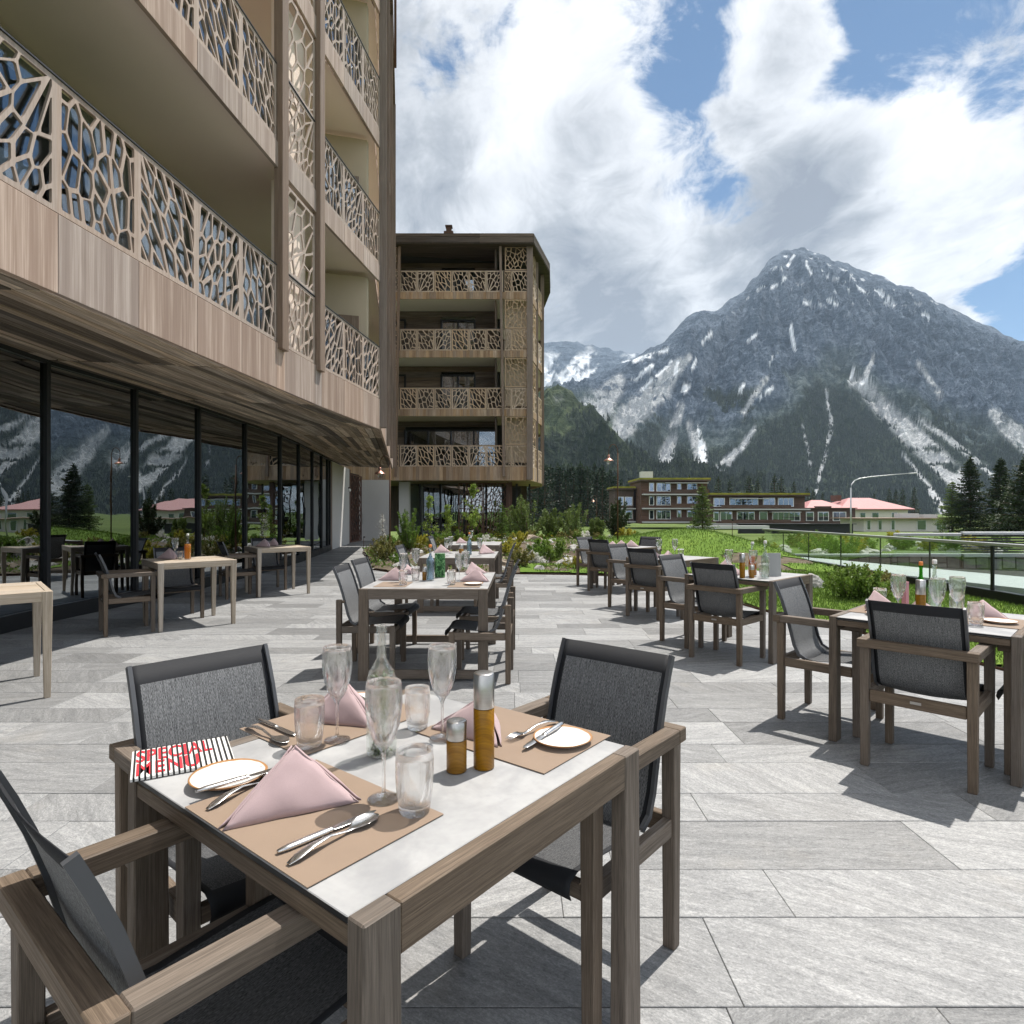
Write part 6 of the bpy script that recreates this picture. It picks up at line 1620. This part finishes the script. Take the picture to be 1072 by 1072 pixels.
# the other tables
def onw(p, x, y, z, lb, g, rz=0., s=None): return place(p, (x, y, z), rz, lb, g, s)
def setset(items, tname, z):
    """items: (kind, px, py, extra label words)"""
    for kind, px, py, lb, *ex in items:
        s = ex[0] if ex else None
        g = {'nap': N_, 'gob': GL, 'tum': TU, 'plate': 'speckled side plates', 'mat': 'tan placemats'}[kind]
        pr = {'nap': naps[int(abs(px) * 37) % 4], 'gob': gob, 'tum': tum, 'plate': plt, 'mat': pmat}[kind]
        place(pr, (px, py, z + .0025), {'nap': (px * 7.3 + py * 3.1) % 1.3 - .45}.get(kind, (px * 9) % 3), lb, g, s)
setset([('nap', 2.36, 3.9, 'pink napkin at the hotel side corner of the pink packet table'), ('nap', 2.42, 3.6, 'pink napkin peeping over the armchair back at the pink packet table', .9), ('nap', 2.76, 3.6, 'pink napkin beside a plate on the pink packet table'),
        ('gob', 2.27, 3.62, 'wine glass close to the pink packet'), ('gob', 2.37, 3.43, 'wine glass before the two bottles on the pink packet table'), ('gob', 2.53, 3.5, 'wine glass above the tumblers on the pink packet table'),
        ('tum', 2.4, 4.02, 'tumbler on the hotel side of the pink packet'), ('tum', 2.7, 3.74, 'tumbler under the wine glass on the pink packet table'), ('tum', 2.56, 3.4, 'tumbler next to the napkin with plate on the pink packet table'),
        ('plate', 2.74, 3.46, 'speckled plate at the edge of the pink packet table'), ('plate', 2.22, 3.73, 'speckled plate behind the armchair back at the pink packet table', .85)], 'x', ZT)
setset([('nap', 2.26, 6.48, 'pink napkin under the wine glass on the grey menu stand table'), ('nap', 2.2, 6.06, 'pink napkin next to the mills on the grey menu stand table', .85), ('gob', 2.12, 6.02, 'wine glass on the grey menu stand table, beside the napkin'), ('gob', 2.32, 5.93, 'wine glass amid the bottles on the grey menu stand table'), ('tum', 2.43, 5.96, 'tumbler against the grey menu stand')], 'x', ZT)
setset([('gob', 2.0, 8.38, 'wine glass over the napkins on the table before the mound'), ('gob', 2.21, 8.36, 'wine glass beside the tumbler on the table before the mound'), ('nap', 1.93, 8.3, 'pink napkin farther from the tumbler on the table before the mound'), ('nap', 2.13, 8.28, 'pink napkin closer to the tumbler on the table before the mound'), ('tum', 2.28, 8.32, 'tumbler on the table before the mound')], 'x', ZT)
setset([('nap', 1.79, 11.0, 'pink napkin by the chairs on the table nearest the boulder bed'), ('nap', 1.95, 11.02, 'pink napkin in the middle of the table nearest the boulder bed'), ('nap', 2.14, 11.0, 'pink napkin on the lawn side of the table nearest the boulder bed')], 'x', ZT)
setset([('nap', -1.09, 5.62, 'pink napkin at the hotel side front of the leaf card table'), ('nap', -1.04, 6.18, 'pink napkin behind the first wine glass on the leaf card table', .9), ('nap', -0.34, 5.52, 'pink napkin at the lawn side front of the leaf card table'), ('nap', -0.36, 6.22, 'pink napkin at the lawn side back of the leaf card table'),
        ('gob', -0.97, 5.5, 'wine glass by the hotel side front napkin on the leaf card table'), ('gob', -0.97, 6.22, 'wine glass near the hotel side back of the leaf card table'), ('gob', -0.47, 5.5, 'wine glass by the lawn side napkins on the leaf card table'), ('gob', -0.43, 5.72, 'wine glass behind another at the lawn side of the leaf card table'),
        ('tum', -0.93, 5.26, 'tumbler by the front napkin on the leaf card table'), ('tum', -0.88, 5.62, 'tumbler between wine glasses on the leaf card table'), ('tum', -0.52, 5.28, 'tumbler by the lawn side front wine glass on the leaf card table'), ('plate', -0.33, 5.28, 'speckled plate at the front edge of the leaf card table')], 'x', ZT)
setset([('nap', -1.07, 9.5, 'pink napkin at the hotel side of the second long table'), ('nap', -0.36, 9.22, 'pink napkin at the lawn side of the second long table', 1.15), ('gob', -0.92, 8.7, 'wine glass beside the hotel side napkin on the second long table'), ('gob', -0.92, 9.25, 'wine glass at the back of the second long table'), ('gob', -0.46, 8.75, 'wine glass by the lawn side napkin on the second long table')], 'x', ZT)
setset([('gob', -0.81, 12.2, 'wine glass on the long table beside the planting bed'), ('nap', -1.0, 12.3, 'pink napkin on the long table beside the planting bed')], 'x', ZT)
setset([('nap', -4.3, 7.63, 'pink napkin on the orange juice table', 1.1), ('gob', -4.22, 7.72, 'wine glass behind the napkin on the orange juice table'), ('tum', -4.08, 7.58, 'tumbler next to the orange juice bottle', .8)], 'x', .79)
setset([('nap', -4.19, 10.32, 'pink napkin nearer the armchairs on the last window table', 1.1), ('nap', -4.15, 10.62, 'pink napkin behind the other on the last window table', 1.0)], 'x', .79)
jb = make_bottle(M['bottle'], M['juice'], .62, M['paper'], h=.30); onw(jb, -4.00, 7.60, .79, 'bottle of orange juice on the teak table by the windows', 'juice bottles')
onw(jb, 2.35, 6.02, ZT, 'bottle of orange juice on the grey menu stand table', 'juice bottles', 0, 1.05)
cb = make_bottle(M['bottle'], M['water'], .66, M['paper'], h=.335, name='water_bottle'); onw(cb, 2.40, 5.84, ZT, 'clear bottle of water against the grey menu stand', 'clear water bottles')
onw(cb, 2.62, 3.82, ZT, 'clear bottle of water on the pink packet table', 'clear water bottles', 0, .93)
rb2 = make_bottle(M['green_glass'], M['red_juice'], .45, M['cap'], h=.36); onw(rb2, 2.575, 3.88, ZT, 'green bottle with red fruit and an orange cap behind the pink packet', None, 0, .82)
bb = make_bottle(M['bottle'], M['blue_water'], .80, M['cap'], h=.31); onw(bb, -.745, 5.62, ZT, 'bluish bottle with an orange cap before the leaf print card', 'bluish bottles')
onw(bb, -.62, 8.95, ZT, 'bluish bottle on the second long table', 'bluish bottles')
onw(ml_t, 2.19, 5.86, ZT, 'tall wooden mill between napkin and juice on the grey menu stand table', 'wooden mills'); onw(ml_s, 2.28, 5.86, ZT, 'short wooden mill before the juice on the grey menu stand table', 'wooden mills')
onw(ml_t, 2.375, 3.58, ZT, 'tall wooden mill against the pink packet', 'wooden mills'); onw(ml_s, -.80, 5.66, ZT, 'short wooden mill on the leaf card table', 'wooden mills'); onw(ml_s, -.73, 8.85, ZT, 'short wooden mill on the second long table', 'wooden mills', 0, 1.3)
def stand(name, px, py, w, h, m_, label, cat, rz=0, d=.02, tilt=.0):
    x, y = px, py; o = MB().box((0, 0, h / 2), (w, d, h), Matrix.Rotation(tilt, 4, 'X'), .001).build(name, M[m_]); o.location = (x, y, ZT); o.rotation_euler = (0, 0, rz); tag(o, label, cat); return o
mst = stand('menu_stand', 2.55, 6.02, .155, .225, 'grey_card', 'upright grey menu board on a square table by the lawn', 'menu', .05, .012, -.06)
ln = MB()
for i in range(14): ln.box((0, -.0072, .03 + i * .0135), (.125 * (.7 + .3 * ((i * 7) % 5) / 5), .001, .0028), Matrix.Rotation(-.0, 4, 'X'), 0)
lo = ln.build('text_lines', M['dark_metal'], mst); lo.rotation_euler = (-.06, 0, 0)
stand('pink_packet', 2.40, 3.76, .034, .20, 'pink_card', 'narrow upright pink packet among the glasses by the lawn', 'packet', .5, .026)
stand('leaf_print_card', -.69, 5.90, .095, .23, 'leaf_card', 'upright card printed with green tropical leaves on the long table', 'card', -.1, .03)
for (x, y, rz, lb) in ((2.34, 3.91, rad(44.4), 'tan placemat at the hotel side of the pink packet table'), (2.745, 3.505, rad(44.4), 'tan placemat under the plate at the pink packet table edge'), (-1.02, 5.32, rad(89), 'tan placemat under the hotel side front napkin of the leaf card table'), (-.40, 5.30, rad(89), 'tan placemat under the lawn side front napkin of the leaf card table')):
    place(pmat, (x, y, ZT), rz, lb, 'tan placemats', (.85, .85, 1))
